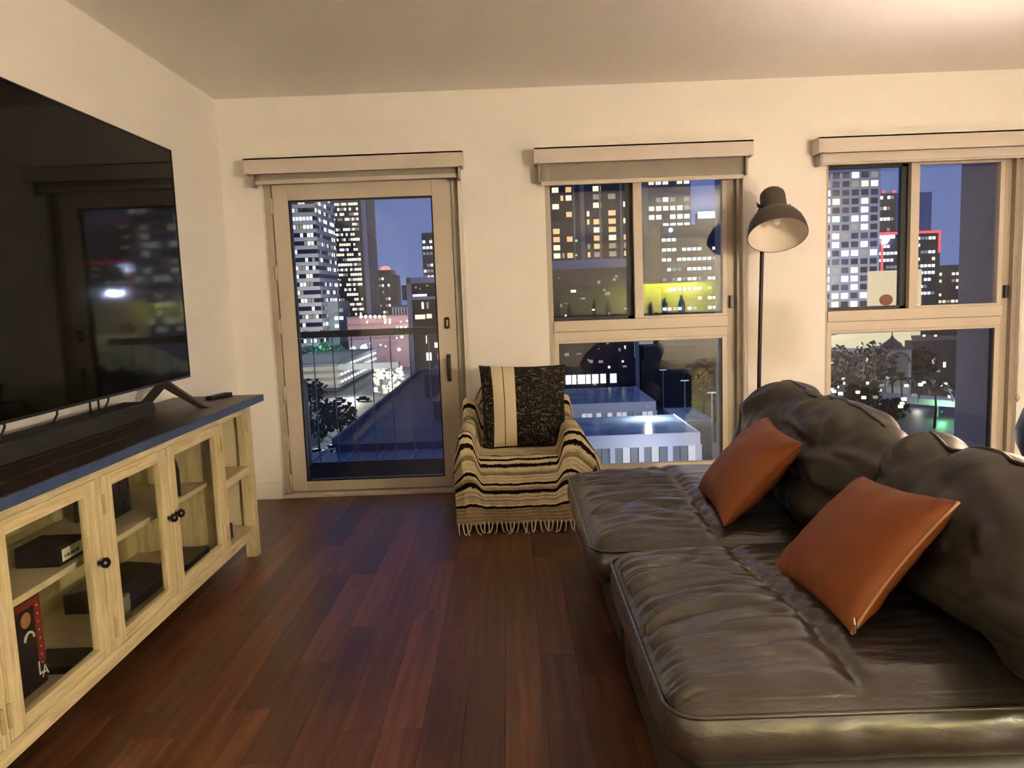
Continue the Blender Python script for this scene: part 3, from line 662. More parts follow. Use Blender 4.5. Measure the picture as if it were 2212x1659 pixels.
# woven cushion
cu = thing('woven_cushion', 'black tweed cushion with a cream band standing on the draped armchair', 'cushion', (.05, 4.5, .41))
twd, n, l, b = nm('black_tweed')
t = n.new('ShaderNodeTexCoord')
def streak(sc3):
    mp = n.new('ShaderNodeMapping'); mp.inputs['Scale'].default_value = sc3; l.new(t.outputs['Object'], mp.inputs[0])
    x = n.new('ShaderNodeTexNoise'); x.inputs['Scale'].default_value = 1; x.inputs['Detail'].default_value = 5; x.inputs['Roughness'].default_value = .65; l.new(mp.outputs[0], x.inputs['Vector']); return x
s1, s2 = streak((22, 22, 190)), streak((190, 190, 22))
mxx = n.new('ShaderNodeMath'); mxx.operation = 'MAXIMUM'; l.new(s1.outputs[0], mxx.inputs[0]); l.new(s2.outputs[0], mxx.inputs[1])
ramp = n.new('ShaderNodeValToRGB'); e = ramp.color_ramp.elements; e[0].position = .54; e[0].color = (.010, .008, .007, 1); e[1].position = .72; e[1].color = (.52, .45, .32, 1); e.new(.60).color = (.04, .032, .025, 1)
l.new(mxx.outputs[0], ramp.inputs[0]); l.new(ramp.outputs[0], b.inputs['Base Color']); b.inputs['Roughness'].default_value = .95; b.inputs['Specular IOR Level'].default_value = .1
bp = n.new('ShaderNodeBump'); bp.inputs['Strength'].default_value = .5; bp.inputs['Distance'].default_value = .004; l.new(mxx.outputs[0], bp.inputs['Height']); l.new(bp.outputs[0], b.inputs['Normal'])
C4 = ((-.195, 4.44, .405), (.305, 4.44, .395), (-.207, 4.62, .885), (.315, 4.62, .872))
S = pillow4(*C4, .17, seed=4, flip=1, pinch=.055)
obj('cover', build_pillow(S, 36), twd, cu, smooth=True)
crm = mat('cream_canvas', (.60, .51, .34), .85, bump=.25, bscale=400, noise_amt=.05, nscale=30)
def band(u0, u1, off):
    def f(a, b_):
        p = Vector(S(u0+(u1-u0)*a, .006+.988*b_, 1)); q = Vector(S(u0+(u1-u0)*a, .006+.988*b_, -1)); d = (p-q); d = d.normalized() if d.length > 1e-5 else Vector((0, -1, 0)); return p+d*off
    return f
obj('cream_band', sheet(band(.135, .265, .003), 6, 40), crm, cu, smooth=True)
obj('cream_band', sheet(band(.272, .405, .003), 6, 40), crm, cu, smooth=True)
obj('band_seam', sheet(band(.264, .273, .0036), 2, 40), blackm, cu, smooth=True)
# ------------------------------------------------------------------ floor lamp
lp = thing('floor_lamp', 'dark grey metal floor lamp with large bell shade, switched off', 'lamp', (1.565, 4.89, 0))
lgm = mat('lamp_metal', (.075, .062, .048), .45, metal=.2, spec=.4)
lgw = mat('lamp_inside_white', (.78, .72, .62), .5)
ldk = mat('lamp_pole_metal', (.018, .015, .014), .4, metal=.3)
obj('base', lathe([(.15, 0), (.15, .018), (.14, .025), (.02, .03)], 32, M=Matrix.Translation((1.565, 4.89, 0))), lgm, lp, smooth=False)
obj('pole', tube([(1.565, 4.90, .02), (1.575, 4.90, .8), (1.592, 4.90, 1.50), (1.605, 4.90, 1.68), (1.62, 4.89, 1.74)], .0125, 12), ldk, lp, smooth=True)
ax = Vector((-.07, -.53, -.85)).normalized()                       # the way the shade opens
mouth = at(1680, 509, 4.64)
zz = -ax; xx_ = zz.cross(Vector((0, 1, 0))).normalized(); yy_ = zz.cross(xx_)
LM = Matrix((xx_, yy_, zz)).transposed().to_4x4(); LM.translation = mouth
prof_o = [(.172, 0), (.173, .012), (.168, .05), (.155, .092), (.132, .130), (.105, .156), (.082, .168), (.0755, .173), (.0755, .285), (.072, .306), (.060, .322), (.03, .328), (.0001, .328)]
sh = smooth_auto(obj('shade', lathe(prof_o, 48, M=LM, caps=False), lgm, lp), 50)
prof_i = [(.1695, .0005), (.170, .012), (.164, .05), (.151, .090), (.128, .127), (.101, .152), (.07, .166), (.0001, .168)]
smooth_auto(obj('shade_lining', lathe(prof_i, 48, M=LM, caps=False), lgw, sh), 60)
obj('rim', lathe([(.1695, 0), (.173, -.001), (.1735, .004), (.1695, .004)], 48, M=LM, caps=False), lgm, sh, smooth=True)
smooth_auto(obj('bulb', lathe([(.0001, .075), (.018, .082), (.027, .10), (.026, .12), (.016, .14), (.013, .168)], 20, M=LM), mat('frosted_bulb', (.85, .82, .76), .3), lp))
P0 = Vector((1.62, 4.89, 1.74))
jl = LM @ Vector((.079, -.0, .215)); jr = LM @ Vector((-.079, 0, .215))
if jl.x > jr.x: jl, jr = jr, jl
bk_ = LM @ Vector((0, .12 if (LM @ Vector((0, .12, .1))).y > (LM @ Vector((0, -.12, .1))).y else -.12, .10))
obj('yoke', tube([jl, jl+(jl-jr)*.10+ax*.035, jl+(jl-jr)*.16+ax*.075+Vector((0, .05, -.01)), bk_+Vector((-.06, .06, .02)), P0, bk_+Vector((.06, .06, .02)), jr-(jl-jr)*.16+ax*.075+Vector((0, .05, -.01)), jr-(jl-jr)*.10+ax*.035, jr], .0055, 8), ldk, lp, smooth=True)
for j, s_ in ((jl, 1), (jr, -1)):
    d = (jl-jr).normalized()*s_
    obj('wing_knob', tube([j-d*.006, j+d*.012, j+d*.022], [.012, .012, .008], 10), ldk, lp)
    obj('wing_tab', tube([j+d*.016, j+d*.022-ax*.022], [.006, .004], 8), ldk, lp)
# ------------------------------------------------------------------ side table and lit table lamp (at the right edge)
st = thing('side_table', 'small round dark side table beside the sofa', 'table', (2.295, 3.12, 0))
obj('table_top', lathe([(.24, .425), (.25, .43), (.25, .448), (.245, .452)], 40, M=Matrix.Translation((2.295, 3.12, 0))), topm, st)
for k in range(3):
    a = k*2*PI/3+.4; obj('leg', tube([(2.295+.13*math.cos(a), 3.12+.13*math.sin(a), .43), (2.295+.2*math.cos(a), 3.12+.2*math.sin(a), 0)], .013, 10), topm, st)
tl = thing('table_lamp', 'lit table lamp with a round dark blue ceramic base', 'lamp', (2.295, 3.12, .452))
bl = mat('blue_ceramic', (.012, .045, .13), .35, spec=.4)
smooth_auto(obj('ceramic_base', lathe([(.085, .452), (.10, .46), (.165, .52), (.198, .60), (.20, .66), (.175, .74), (.11, .81), (.05, .85), (.03, .87)], 48, M=Matrix.Translation((2.295, 3.12, 0))), bl, tl), 50)
obj('lamp_neck', lathe([(.012, .865), (.012, .99), (.02, .995), (.02, 1.02)], 12, M=Matrix.Translation((2.295, 3.12, 0))), brass, tl)
shm = bpy.data.materials.new('lamp_shade_linen'); shm.use_nodes = True; n, l = shm.node_tree.nodes, shm.node_tree.links; n.clear()
out = n.new('ShaderNodeOutputMaterial'); a1 = n.new('ShaderNodeBsdfTransparent'); a1.inputs[0].default_value = (.46, .40, .34, 1); a2 = n.new('ShaderNodeBsdfTranslucent'); a2.inputs[0].default_value = (.5, .43, .34, 1); mx = n.new('ShaderNodeMixShader'); mx.inputs[0].default_value = .45
wv = n.new('ShaderNodeTexNoise'); wv.inputs['Scale'].default_value = 300; mm = n.new('ShaderNodeMapRange'); mm.inputs['To Min'].default_value = .40; mm.inputs['To Max'].default_value = .5; l.new(wv.outputs[0], mm.inputs['Value']); l.new(mm.outputs[0], mx.inputs[0])
l.new(a1.outputs[0], mx.inputs[1]); l.new(a2.outputs[0], mx.inputs[2]); l.new(mx.outputs[0], out.inputs[0])
so = sheet(lambda u, v: (2.295+(.155-.035*v)*math.cos(u*2*PI), 3.12+(.155-.035*v)*math.sin(u*2*PI), 1.0+.27*v), 40, 4)
obj('lamp_shade', so, shm, tl, smooth=True)
# ------------------------------------------------------------------ pendant lamp (added out of view for the fill light)
pl = thing('fill_pendant', 'unseen pendant lamp added for the fill light in the room', 'lamp', (PEND.x, PEND.y, CZ))
obj('ceiling_rose', lathe([(.06, CZ-.03), (.06, CZ)], 24, M=Matrix.Translation((PEND.x, PEND.y, 0))), alu_l, pl)
obj('cord', tube([(PEND.x, PEND.y, CZ-.03), (PEND.x, PEND.y, PEND.z+.2)], .004, 8), black, pl)
obj('lamp_holder', lathe([(.03, PEND.z+.17), (.035, PEND.z+.18), (.02, PEND.z+.22)], 16, M=Matrix.Translation((PEND.x, PEND.y, 0))), alu_l, pl)
# ------------------------------------------------------------------ kitchen at the rear (seen mirrored in the window glass)
kw = mat('kitchen_white', (.7, .66, .55), .5); ksplash = mat('backsplash_tile', (.80, .78, .55), .3, noise_amt=.1, nscale=3)
kc = thing('kitchen_counter', 'white kitchen base cabinets with worktop along the rear wall', 'kitchen unit', (2.2, -3.58, 0))
obj('base_units', box(.6, 3.75, YB+.005, -3.32, .0, .86), kw, kc)
obj('worktop', box(.58, 3.77, YB+.004, -3.28, .86, .90, .004), mat('worktop_dark', (.05, .05, .05), .2), kc)
obj('backsplash', box(.6, 3.75, YB+.001, YB+.012, .90, 1.5), ksplash, kc)
ku = thing('wall_cabinet', 'white kitchen wall cabinets above the lit backsplash', 'kitchen unit', (2.2, -3.7, 1.5))
obj('cabinet_body', box(.6, 3.75, YB+.005, -3.55, 1.5, 2.2), kw, ku)
obj('light_lip', box(.6, 3.75, -3.56, -3.545, 1.42, 1.5), kw, ku)  # added to keep the strip itself out of the window reflection
obj('light_strip', box(2.35, 3.6, -3.72, -3.66, 1.485, 1.499), emis('under_cabinet_led', (.90, .92, .04), 300), ku)
for k, (x_, h_, r_, c_) in enumerate(((.85, .28, .04, (.30, .30, .03)), (1.05, .22, .035, (.25, .12, .02)), (1.5, .30, .035, (.2, .05, .02)), (1.75, .24, .05, (.3, .3, .3)), (2.75, .26, .05, (.05, .08, .2)), (3.05, .3, .06, (.05, .1, .25)), (2.5, .2, .04, (.03, .03, .03)))):
    M = Matrix.Translation((x_, -3.55, .9))
    o = smooth_auto(obj('bottle', lathe([(r_, 0), (r_, h_*.6), (r_*.4, h_*.78), (r_*.35, h_)], 16, M=M), mat('bottle_%d' % k, c_, .15)))
    tag(o, ['yellow green', 'amber', 'dark red', 'pale grey', 'dark blue', 'large blue', 'black'][k]+' bottle standing on the kitchen worktop', 'bottle', 'bottles on the kitchen worktop')

# ================================================================== outside: balcony and fins of our own building
GZ = -30.0
conc = mat('facade_concrete', (.30, .31, .33), .8, noise_amt=.08, nscale=2)
finm = mat('fin_render', (.34, .36, .38), .8, noise_amt=.04, nscale=2)
dkmet = mat('dark_railing_metal', (.020, .022, .020), .5)
bal = thing('balcony', 'balcony slab outside the glass door with a glass railing', 'balcony', (-.95, 5.9, -.08))
obj('slab', box(-2.6, .12, D+T, 6.56, -.30, -.08), mat('balcony_floor', (.030, .028, .022), .9, spec=.05), bal)
ub = thing('sky_shade_slab', 'unseen slab added overhead to shade the balcony', 'balcony', (-1.2, 5.9, 2.75)); obj('slab', box(-2.6, .12, D+T, 6.56, 2.75, 2.97), mat('shade_slab_soffit', (.3, .3, .28), .9), ub)  # unseen slab added to keep sky light off the balcony floor
tr_ = obj('top_rail', box(-2.6, .12, 6.46, 6.53, 1.005, 1.06, .006), dkmet, bal)
obj('glass_panel', box(-2.6, .12, 6.49, 6.50, -.06, 1.005), railglass, bal)
pickm = mat('picket_metal', (.24, .27, .30), .5)
k = 0; x_ = -2.5
while x_ < .1:
    obj('picket', box(x_-.0035, x_+.0035, 6.503, 6.512, -.08, 1.005), pickm, bal); x_ += .163
obj('end_post', box(-1.80, -1.745, 6.42, 6.47, -.08, .66, .004), mat('post_grey', (.16, .15, .17), .6), bal)
def fin(label, x0, x1, y1):
    t = thing('facade_fin', label, 'wall', ((x0+x1)/2, D+T+.3, GZ), group='fins of the building facade')
    obj('fin_wall', box(x0, x1, D+T+.002, y1, GZ, 12), finm, t)
    obj('fin_ledge', box(x0-.03, x0, D+T+.002, y1, -.10, .06), finm, t)
fin('grey rendered facade fin beside the window left of the floor lamp', 1.62, 1.80, 6.12)
fin('grey rendered facade fin beside the window behind the sofa corner', 3.50, 3.70, 6.05)
# ================================================================== city
def xr(px, Y, py=640): return at(px, py, Y).x
def zr(py, Y, px=1106): return at(px, py, Y).z
E_WARM = emis('window_glow_warm', (1, .80, .50), 1.6); E_WHITE = emis('window_glow_white', (1, .93, .80), 2.2); E_COOL = emis('window_glow_cool', (.75, .93, 1), 1.6)
E_ORG = emis('window_glow_orange', (1, .58, .25), 1.1); E_DIM = emis('window_glow_dim', (.85, .75, .6), .35); E_DIMC = emis('window_glow_dim_cool', (.55, .75, 1), .3)
E_BLUE = emis('sign_blue_white', (.45, .65, 1), 9); E_FLOOD = emis('flood_blue_white', (.6, .9, 1), 6); E_RED = emis('neon_red', (1, .04, .05), 2.6); E_GRN = emis('glow_green', (.1, 1, .35), 1.2)
E_LAMP = emis('lamp_glow', (1, .92, .72), 4); E_TEAL = emis('glow_teal', (.25, 1, .85), 2.2); E_TAIL = emis('tail_red', (1, .05, .03), 2.5)
glz = mat('dark_glazing', (.018, .022, .030), .25); glz2 = mat('dark_glazing_blue', (.020, .035, .075), .3)
grd = mat('asphalt', (.055, .06, .075), .55, noise_amt=.4, nscale=.06)
struct('ground', box(-420, 520, 12, 900, GZ-1, GZ), grd, 'dark city ground far below the windows', cat='ground')
rc = random.Random(21)
def winset(t, wins, per_object=False, name='lit_windows'):
    """wins: list of (box6, material)"""
    if per_object:
        cache = {}
        for b6, mt in wins:
            sz = (round(b6[1]-b6[0], 2), round(b6[3]-b6[2], 2), round(b6[5]-b6[4], 2), mt.name)
            if sz not in cache:
                bm = box(0, sz[0], 0, sz[1], 0, sz[2]); bmesh.ops.recalc_face_normals(bm, faces=bm.faces); me = bpy.data.meshes.new('window'); bm.to_mesh(me); bm.free(); me.materials.append(mt); cache[sz] = me
            o = bpy.data.objects.new('window', cache[sz]); C.objects.link(o); o.parent = t; o.location = Vector((b6[0], b6[2], b6[4]))-t.location
        return
    by = {}
    for b6, mt in wins: by.setdefault(mt.name, []).append((b6, mt))
    for q in by.values():
        o = obj(name, boxes([a for a, _ in q]), q[0][1], t); o['kind'] = 'stuff'
def grid(x0, x1, yf, z0, z1, pw, ph, ww, wh, lit, mats, th=.15, run=.0, jit=0):
    L = []; z = z0
    while z+wh < z1:
        x = x0; on = False; rowp = lit*rc.uniform(.35, 1.6)
        while x+ww <= x1:
            on = (rc.random() < rowp) if (not on or rc.random() > run) else True
            if on: L.append(((x, x+ww, yf-th, yf+.02, z, z+wh), rc.choice(mats)))
            x += pw
        z += ph
    return L
def gridx(xf, y0, y1, z0, z1, pw, ph, ww, wh, lit, mats, th=.15, run=0, sgn=1):
    return [((xf-.02, xf+th, b6[0], b6[1], b6[4], b6[5]) if sgn > 0 else (xf-th, xf+.02, b6[0], b6[1], b6[4], b6[5]), m_) for b6, m_ in grid(y0, y1, 0, z0, z1, pw, ph, ww, wh, lit, mats, th, run)]
def bldg(name, label, x0, x1, y0, y1, ztop, m_, cat='building'):
    t = thing(name, label, cat, ((x0+x1)/2, (y0+y1)/2, GZ)); obj('facade', box(x0, x1, y0, y1, GZ, ztop), m_, t); return t
# 1 banded office tower
Y = 360; cx_ = xr(691, Y); t = bldg('office_tower', 'grey office tower with pale spandrel bands seen through the door', cx_-75, cx_, Y, Y+40, 72, glz)
band_m = mat('spandrel_grey', (.46, .46, .47), .7, noise_amt=.06, nscale=.3); z = GZ; me_b = None
while z < 70:
    obj('spandrel', box(cx_-75.5, cx_+.5, Y-.5, Y+40.5, z, z+1.75), band_m, t); z += 3.75
winset(t, grid(cx_-60, cx_, Y-.1, GZ+1.85, 70, 1.6, 3.75, 1.25, 1.7, .33, [E_WHITE, E_COOL, E_DIM, E_WHITE], run=.55)+gridx(cx_+.1, Y+1, Y+40, GZ+1.85, 70, 2.2, 3.75, 1.7, 1.7, .33, [E_WHITE, E_COOL, E_DIMC, E_DIM], run=.6))
obj('wing', box(cx_-75, xr(746, Y+30), Y+12, Y+38, GZ, zr(636, Y)), mat('wing_grey', (.30, .33, .36), .7), t)
winset(t, grid(cx_+1, xr(744, Y+12), Y+11.9, GZ+8, zr(640, Y), 2.4, 3.75, 1.9, 1.7, .35, [E_DIM, E_COOL, E_DIMC], run=.6), name='wing_windows')
# 2 dark tower with white fin
Y = 585; x1_ = xr(793, Y); x0_ = xr(700, Y); t = bldg('dark_tower', 'tall dark tower full of lit offices with a white corner fin', x0_, x1_, Y, Y+56, 150, mat('tower_bronze', (.10, .10, .085), .6))
obj('corner_fin', box(x1_-.3, x1_+2.6, Y-2.5, Y-.2, -12, 150), mat('fin_white', (.62, .62, .68), .6), t)
winset(t, grid(x0_, x1_-1.5, Y-.05, -20, 148, 1.75, 3.72, 1.35, 1.9, .52, [E_WARM, E_WHITE, E_WHITE, E_DIM], run=.5))
winset(t, gridx(x1_, Y+2, Y+54, -10, 148, 6, 8, 3, 1.2, .04, [E_DIM]), name='side_windows')
# 3 small tower with red roof light
Y = 700; x0_, x1_ = xr(818, Y), xr(848, Y); t = bldg('stepped_tower', 'stepped dark tower with a red glow on its roof', x0_, x1_, Y, Y+25, zr(573, Y), mat('tower_slate', (.12, .12, .13), .7))
obj('step', box(x1_, xr(858, Y), Y+2, Y+25, GZ, zr(584, Y)), mat('tower_slate', (.12, .12, .13), .7), t)
obj('roof_glow', lathe([(.01, 0), (5, .5), (4, 3), (.01, 4)], 12, M=Matrix.Translation((x0_+6, Y+8, zr(573, Y)))), emis('roof_red', (1, .25, .3), 1.3), t)
winset(t, grid(x0_+1, x1_, Y-.05, -10, zr(580, Y), 2.6, 6, 1.6, 2.2, .3, [E_WHITE, E_DIM]))
# 4 tower at the right of the door
Y = 500; x0_, x1_ = xr(917, Y), xr(975, Y); t = bldg('blue_glass_tower', 'dark blue glass tower rising behind the framed block', x0_, x1_, Y, Y+25, zr(496, Y), glz2)
winset(t, grid(x0_+.5, x1_, Y-.05, 0, zr(500, Y), 2.2, 3.7, 1.6, 1.7, .35, [E_WHITE, E_COOL, E_DIMC], run=.5))
# 5 framed black glass block
Y = 175; x0_, x1_ = xr(882, Y), xr(1010, Y); zt = zr(592, Y); t = bldg('framed_block', 'black glass block framed in pale concrete', x0_, x1_, Y, Y+30, zt, mat('black_glass', (.008, .008, .010), .35))
pal = mat('pale_concrete', (.42, .43, .46), .7)
obj('frame_post', box(x0_-.2, x0_+.75, Y-.8, Y, zr(808, Y), zt), pal, t); obj('frame_lintel', box(x0_-.2, x1_, Y-.8, Y, zt-1.3, zt), pal, t)
obj('floor_slab', box(x0_+.75, x1_, Y-.3, Y, zr(640, Y), zr(634, Y)), pal, t)
winset(t, [((x0_+a, x0_+a+w_, Y-.1, Y+.02, zr(py, Y), zr(py, Y)+h_), m_) for a, w_, py, h_, m_ in ((1.3, 2.3, 682, 1.0, E_WARM), (3.9, 1.2, 681, 1.0, E_WARM), (2.9, .5, 660, 1.5, E_WHITE), (4.0, .5, 660, 1.5, E_DIM), (1.0, 3.2, 633, .5, E_WHITE), (1.6, .4, 615, .4, E_DIM), (2.6, .3, 618, .3, E_DIM), (4.2, .4, 612, .4, E_DIM), (3.4, 1.2, 772, 1.8, E_WHITE), (3.5, .2, 735, 1.8, E_WHITE), (5.4, .7, 745, 1.2, E_WHITE), (5.9, .8, 772, 1.6, E_DIM))], True)
obj('cantilever_box', box(xr(866, Y), x0_-.2, Y+2, Y+12, zr(640, Y), zr(607, Y)), glz, t)
# 6 pink brick hall with round lights
Y = 360; x0_, x1_ = xr(747, Y), xr(890, Y); zt = zr(672, Y); t = bldg('brick_hall', 'long pink brick hall studded with round white lights', x0_, x1_, Y, Y+22, zt, mat('pink_brick', (.34, .20, .22), .8, noise_amt=.15, nscale=.5))
for zz_ in (0, 3.2, 6.4, 9.6): obj('ledge', box(x0_-.2, x1_, Y-.6, Y, zt-zz_-.7, zt-zz_), mat('brick_ledge', (.26, .15, .17), .8), t)
ball = bmesh.new(); bmesh.ops.create_icosphere(ball, subdivisions=2, radius=1); bme = bpy.data.meshes.new('round_lamp'); ball.to_mesh(bme); ball.free()
for p in bme.polygons: p.use_smooth = True
def lampset(t, L, m_, name='round_lamp'):
    me = bme.copy(); me.materials.clear(); me.materials.append(m_)
    for px, py, Yq, r in L:
        o = bpy.data.objects.new(name, me); C.objects.link(o); o.parent = t; o.location = at(px, py, Yq)-t.location; o.scale = (r, r, r)
lampset(t, [(780+10*k, 684, 358.5, .75) for k in range(6)]+[(793, 696, 358.5, .5), (832, 691, 358.5, .5), (842, 691, 358.5, .5), (832, 697, 358.5, .55), (842, 697, 358.5, .55), (858, 707, 358.5, .4), (867, 707, 358.5, .65), (876, 707, 358.5, .65), (866, 695, 358.5, .4), (879, 693, 358.5, .45), (868, 728, 358.5, .7), (857, 730, 358.5, .4), (810, 712, 358.5, .35), (822, 745, 358.5, .45), (833, 748, 358.5, .4), (800, 742, 358.5, .35), (790, 744, 358.5, .35), (862, 755, 358.5, .8)], E_LAMP)
# 7 white finned building
Y = 390; x0_, x1_ = xr(846, Y), xr(884, Y); t = bldg('finned_building', 'low building with white vertical fins behind the brick hall', x0_, x1_, Y, Y+15, zr(650, Y), mat('fin_backing_dark', (.10, .11, .15), .8))  # dark blue-grey body colour behind the white fins
for k in range(6): obj('fin', box(x0_+k*1.45, x0_+k*1.45+.6, Y-.8, Y, GZ, zr(655, Y)), mat('fin_white', (.62, .62, .68), .6), t)
# 8 parking garage
Y = 272; gx1 = xr(722, Y); gx0 = xr(560, Y); t = thing('parking_garage', 'parking garage with rows of lamps under its pale decks', 'building', ((gx0+gx1)/2, Y+30, GZ))
gm = mat('garage_deck', (.36, .36, .42), .8); gin = emis('garage_inside_glow', (1, .80, .50), .55)
for k in range(4):
    z0_ = GZ+k*2.55; obj('deck', box(gx0, gx1, Y, Y+78, z0_+1.25, z0_+2.3), gm, t)
    obj('lit_level', box(gx0+1, gx1-.6, Y+.6, Y+77, z0_-.25, z0_+1.25), gin if k else mat('garage_dark', (.08, .08, .09), .8), t)
for k in range(4): 
    for j in range(14):
        o = bpy.data.objects.new('deck_lamp', None); bpy.data.objects.remove(o)
lm = bme.copy(); lm.materials.append(E_LAMP)
for k in range(3):
    for j in range(13):
        o = bpy.data.objects.new('deck_lamp', lm); C.objects.link(o); o.parent = t; o.location = Vector((gx1+.3, Y+3+j*5.8, GZ+.6+2.55*(k+1)))-t.location; o.scale = (.42, 1.3, .42)
obj('roof_deck', box(gx0+.5, gx1-.5, Y+.5, Y+77.5, GZ+9.95, GZ+10.05), mat('roof_asphalt', (.035, .045, .05), .8), t)
obj('pale_bridge', box(gx1, xr(862, Y, 790), Y-1, Y+2, zr(797, Y, 800), zr(784, Y, 800)), mat('parapet_pale', (.55, .56, .62), .7), t)
# 9 plaza lights, floodlights and lit trees behind
L = []
for k in range(150):
    px, py = rc.uniform(806, 872), rc.uniform(793, 850)
    if px-806 < (850-py)*.0: continue
    p = atz(px, py, GZ+rc.uniform(.5, 6)); L.append(((p.x-.5, p.x+.5, p.y-.3, p.y+.3, p.z-.35, p.z+rc.uniform(.2, 1.2)), rc.choice([E_WHITE, E_WARM, E_LAMP, E_DIM, E_WHITE])))
t = thing('plaza_lights', 'cluster of bright plaza lights beyond the parking garage', 'lights', (at(840, 820, 300).x, 300, GZ)); winset(t, L, name='light_cluster')
t = thing('floodlight_pair', 'pair of glaring blue white floodlights above the garage', 'lights', (at(775, 755, 355).x, 355, GZ)); lampset(t, [(763, 755, 355, 1.5), (786, 752, 355, 1.7)], E_FLOOD, 'floodlight')
obj('mast', box(at(774, 760, 356).x-.2, at(774, 760, 356).x+.2, 356, 356.4, GZ, zr(750, 356)), conc, t)
# 10 neighbouring dark roofs
t = bldg('dark_rooftop', 'big dark blue flat roof just below the balcony', -19.5, -1.2, 82, 162, -14, mat('roof_membrane', (.045, .065, .11), .6, noise_amt=.3, nscale=.3))
obj('parapet', boxes([(-19.9, -19.5, 82, 162, -14, -13.3)]), mat('roof_parapet', (.10, .12, .18), .7), t)
obj('plant_room', box(-14, -2.2, 120, 160, -14, -10.5), mat('plant_room', (.055, .075, .12), .7), t)
obj('plant_room', box(-10.5, -2.2, 98, 112, -14, -11.8), mat('plant_room', (.055, .075, .12), .7), t)
t = bldg('pale_terrace', 'pale blue terrace roof at the foot of the dark rooftop', -22, -1.0, 64, 82, -14.8, mat('terrace_blue', (.13, .17, .24), .6, noise_amt=.3, nscale=.4))
for k in range(6): obj('terrace_joint', box(-21+k*3.4, -20.9+k*3.4, 64, 82, -14.8, -14.7), pal, t)
# trees
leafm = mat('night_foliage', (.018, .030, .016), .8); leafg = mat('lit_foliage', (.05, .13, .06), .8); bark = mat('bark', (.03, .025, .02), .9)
def tree(label, p, h, r, m_=leafm, n_=260, leaf=.6, seed=0, name='street_tree'):
    q = random.Random(seed); t = thing(name, label, 'tree', (p.x, p.y, GZ), group='trees between the buildings')
    obj('trunk', tube([(p.x, p.y, GZ), (p.x+.2, p.y, GZ+h*.35), (p.x-.1, p.y+.2, GZ+h*.7)], [.28, .2, .1], 7), bark, t)
    bm = bmesh.new()
    for k in range(n_):
        while True:
            a = Vector((q.uniform(-1, 1), q.uniform(-1, 1), q.uniform(-1, 1)))
            if .25 < a.length < 1: break
        c = Vector((p.x+a.x*r, p.y+a.y*r, GZ+h*.66+a.z*h*.34)); d1 = Vector((q.gauss(0, 1), q.gauss(0, 1), q.gauss(0, 1))).normalized(); d2 = d1.orthogonal().normalized(); s_ = leaf*q.uniform(.6, 1.4)
        bm.faces.new([bm.verts.new(c+x) for x in (d1*s_, d2*s_*.7, -d1*s_, -d2*s_*.7)])
    o = obj('foliage', bm, m_, t); o['kind'] = 'stuff'
    return t
for k, (px, py, h, r, lb) in enumerate(((690, 985, 12, 4.5, 'dark leafy tree beside the pale terrace'), (735, 960, 10, 4.2, 'round dark tree at the corner of the big dark roof'), (672, 900, 11, 5, 'dark tree in front of the garage end'), (668, 800, 12, 6, 'tree lit teal from below left of the floodlights'), (700, 792, 13, 6, 'tree with a green lit crown beyond the garage roof'), (728, 795, 12, 6, 'tree lit blue beside the floodlights'))):
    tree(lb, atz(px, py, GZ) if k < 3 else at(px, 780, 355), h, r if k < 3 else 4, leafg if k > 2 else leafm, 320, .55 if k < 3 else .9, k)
t = thing('uplight_cluster', 'teal uplights among the trees beyond the garage', 'lights', (at(690, 770, 360).x, 350, GZ)); lampset(t, [(657+rc.uniform(0, 85), 762+rc.uniform(-10, 18), 354+rc.uniform(-1, 1), rc.uniform(.25, .8)) for k in range(34)], E_TEAL, 'uplight'); lampset(t, [(693, 750, 353, 1.0), (690, 765, 353, .8), (696, 775, 353, .7)], E_GRN, 'uplight')
def glow(name, p, e_, col, r=.3): point(name, p, e_, col, .3)  # bare point light added to brighten the city, no lamp modelled
glow('garage_fill_light', Vector(at(760, 830, 250)), 26000, (1, .85, .6))
glow('teal_park_light', Vector(at(700, 765, 353)), 12000, (.3, 1, .8)); glow('tower_fill_light', Vector((-80, 322, 4)), 52000, (1, .95, .9), 3); glow('brick_hall_fill_light', Vector((-45, 335, -8)), 30000, (1, .85, .8), 3); glow('grid_fill_light', Vector((150, 300, 8)), 50000, (.62, .72, 1), 3); glow('church_fill_light', Vector((99, 187, -28)), 700, (1, .95, .85), 2)  # tower, hall, grid and church ones are added facade fill, without lamps
glow('yard_fill_light', atz(690, 990, GZ+7), 5000, (.75, .85, 1))
# road and cars
t = struct('road', box(-110, -18, 205, 240, GZ, GZ+.05), mat('road_tarmac', (.16, .15, .12), .7, noise_amt=.2, nscale=.2), 'lit road passing below the garage', cat='road')
carp = mat('car_white', (.7, .7, .7), .3); card = mat('car_dark', (.05, .05, .06), .3)
def car(label, p, rz, m_, lights=None):
    t = thing('parked_car', label, 'car', (p.x, p.y, GZ+.05), rz, group='cars in the streets')
    obj('body', rbox(-2.2, 2.2, -.9, .9, .3, .95, (.3, .2, .2), (10, 6, 4)), m_, t, smooth=True, world=False)
    obj('cabin', rbox(-1.3, 1.1, -.78, .78, .9, 1.45, (.5, .2, .25), (10, 6, 4)), glz, t, smooth=True, world=False)
    for wx in (-1.4, 1.4):
        for wy in (-.85, .85): obj('wheel', lathe([(.33, -.1), (.33, .1)], 14, M=Matrix.Translation((wx, wy, .33)) @ Matrix.Rotation(PI/2, 4, 'X')), black, t, world=False)
    if lights:
        for wy in (-.6, .6): obj('car_light', box(2.15, 2.28, wy-.25, wy+.25, .6, .8), lights, t, world=False)
    return t
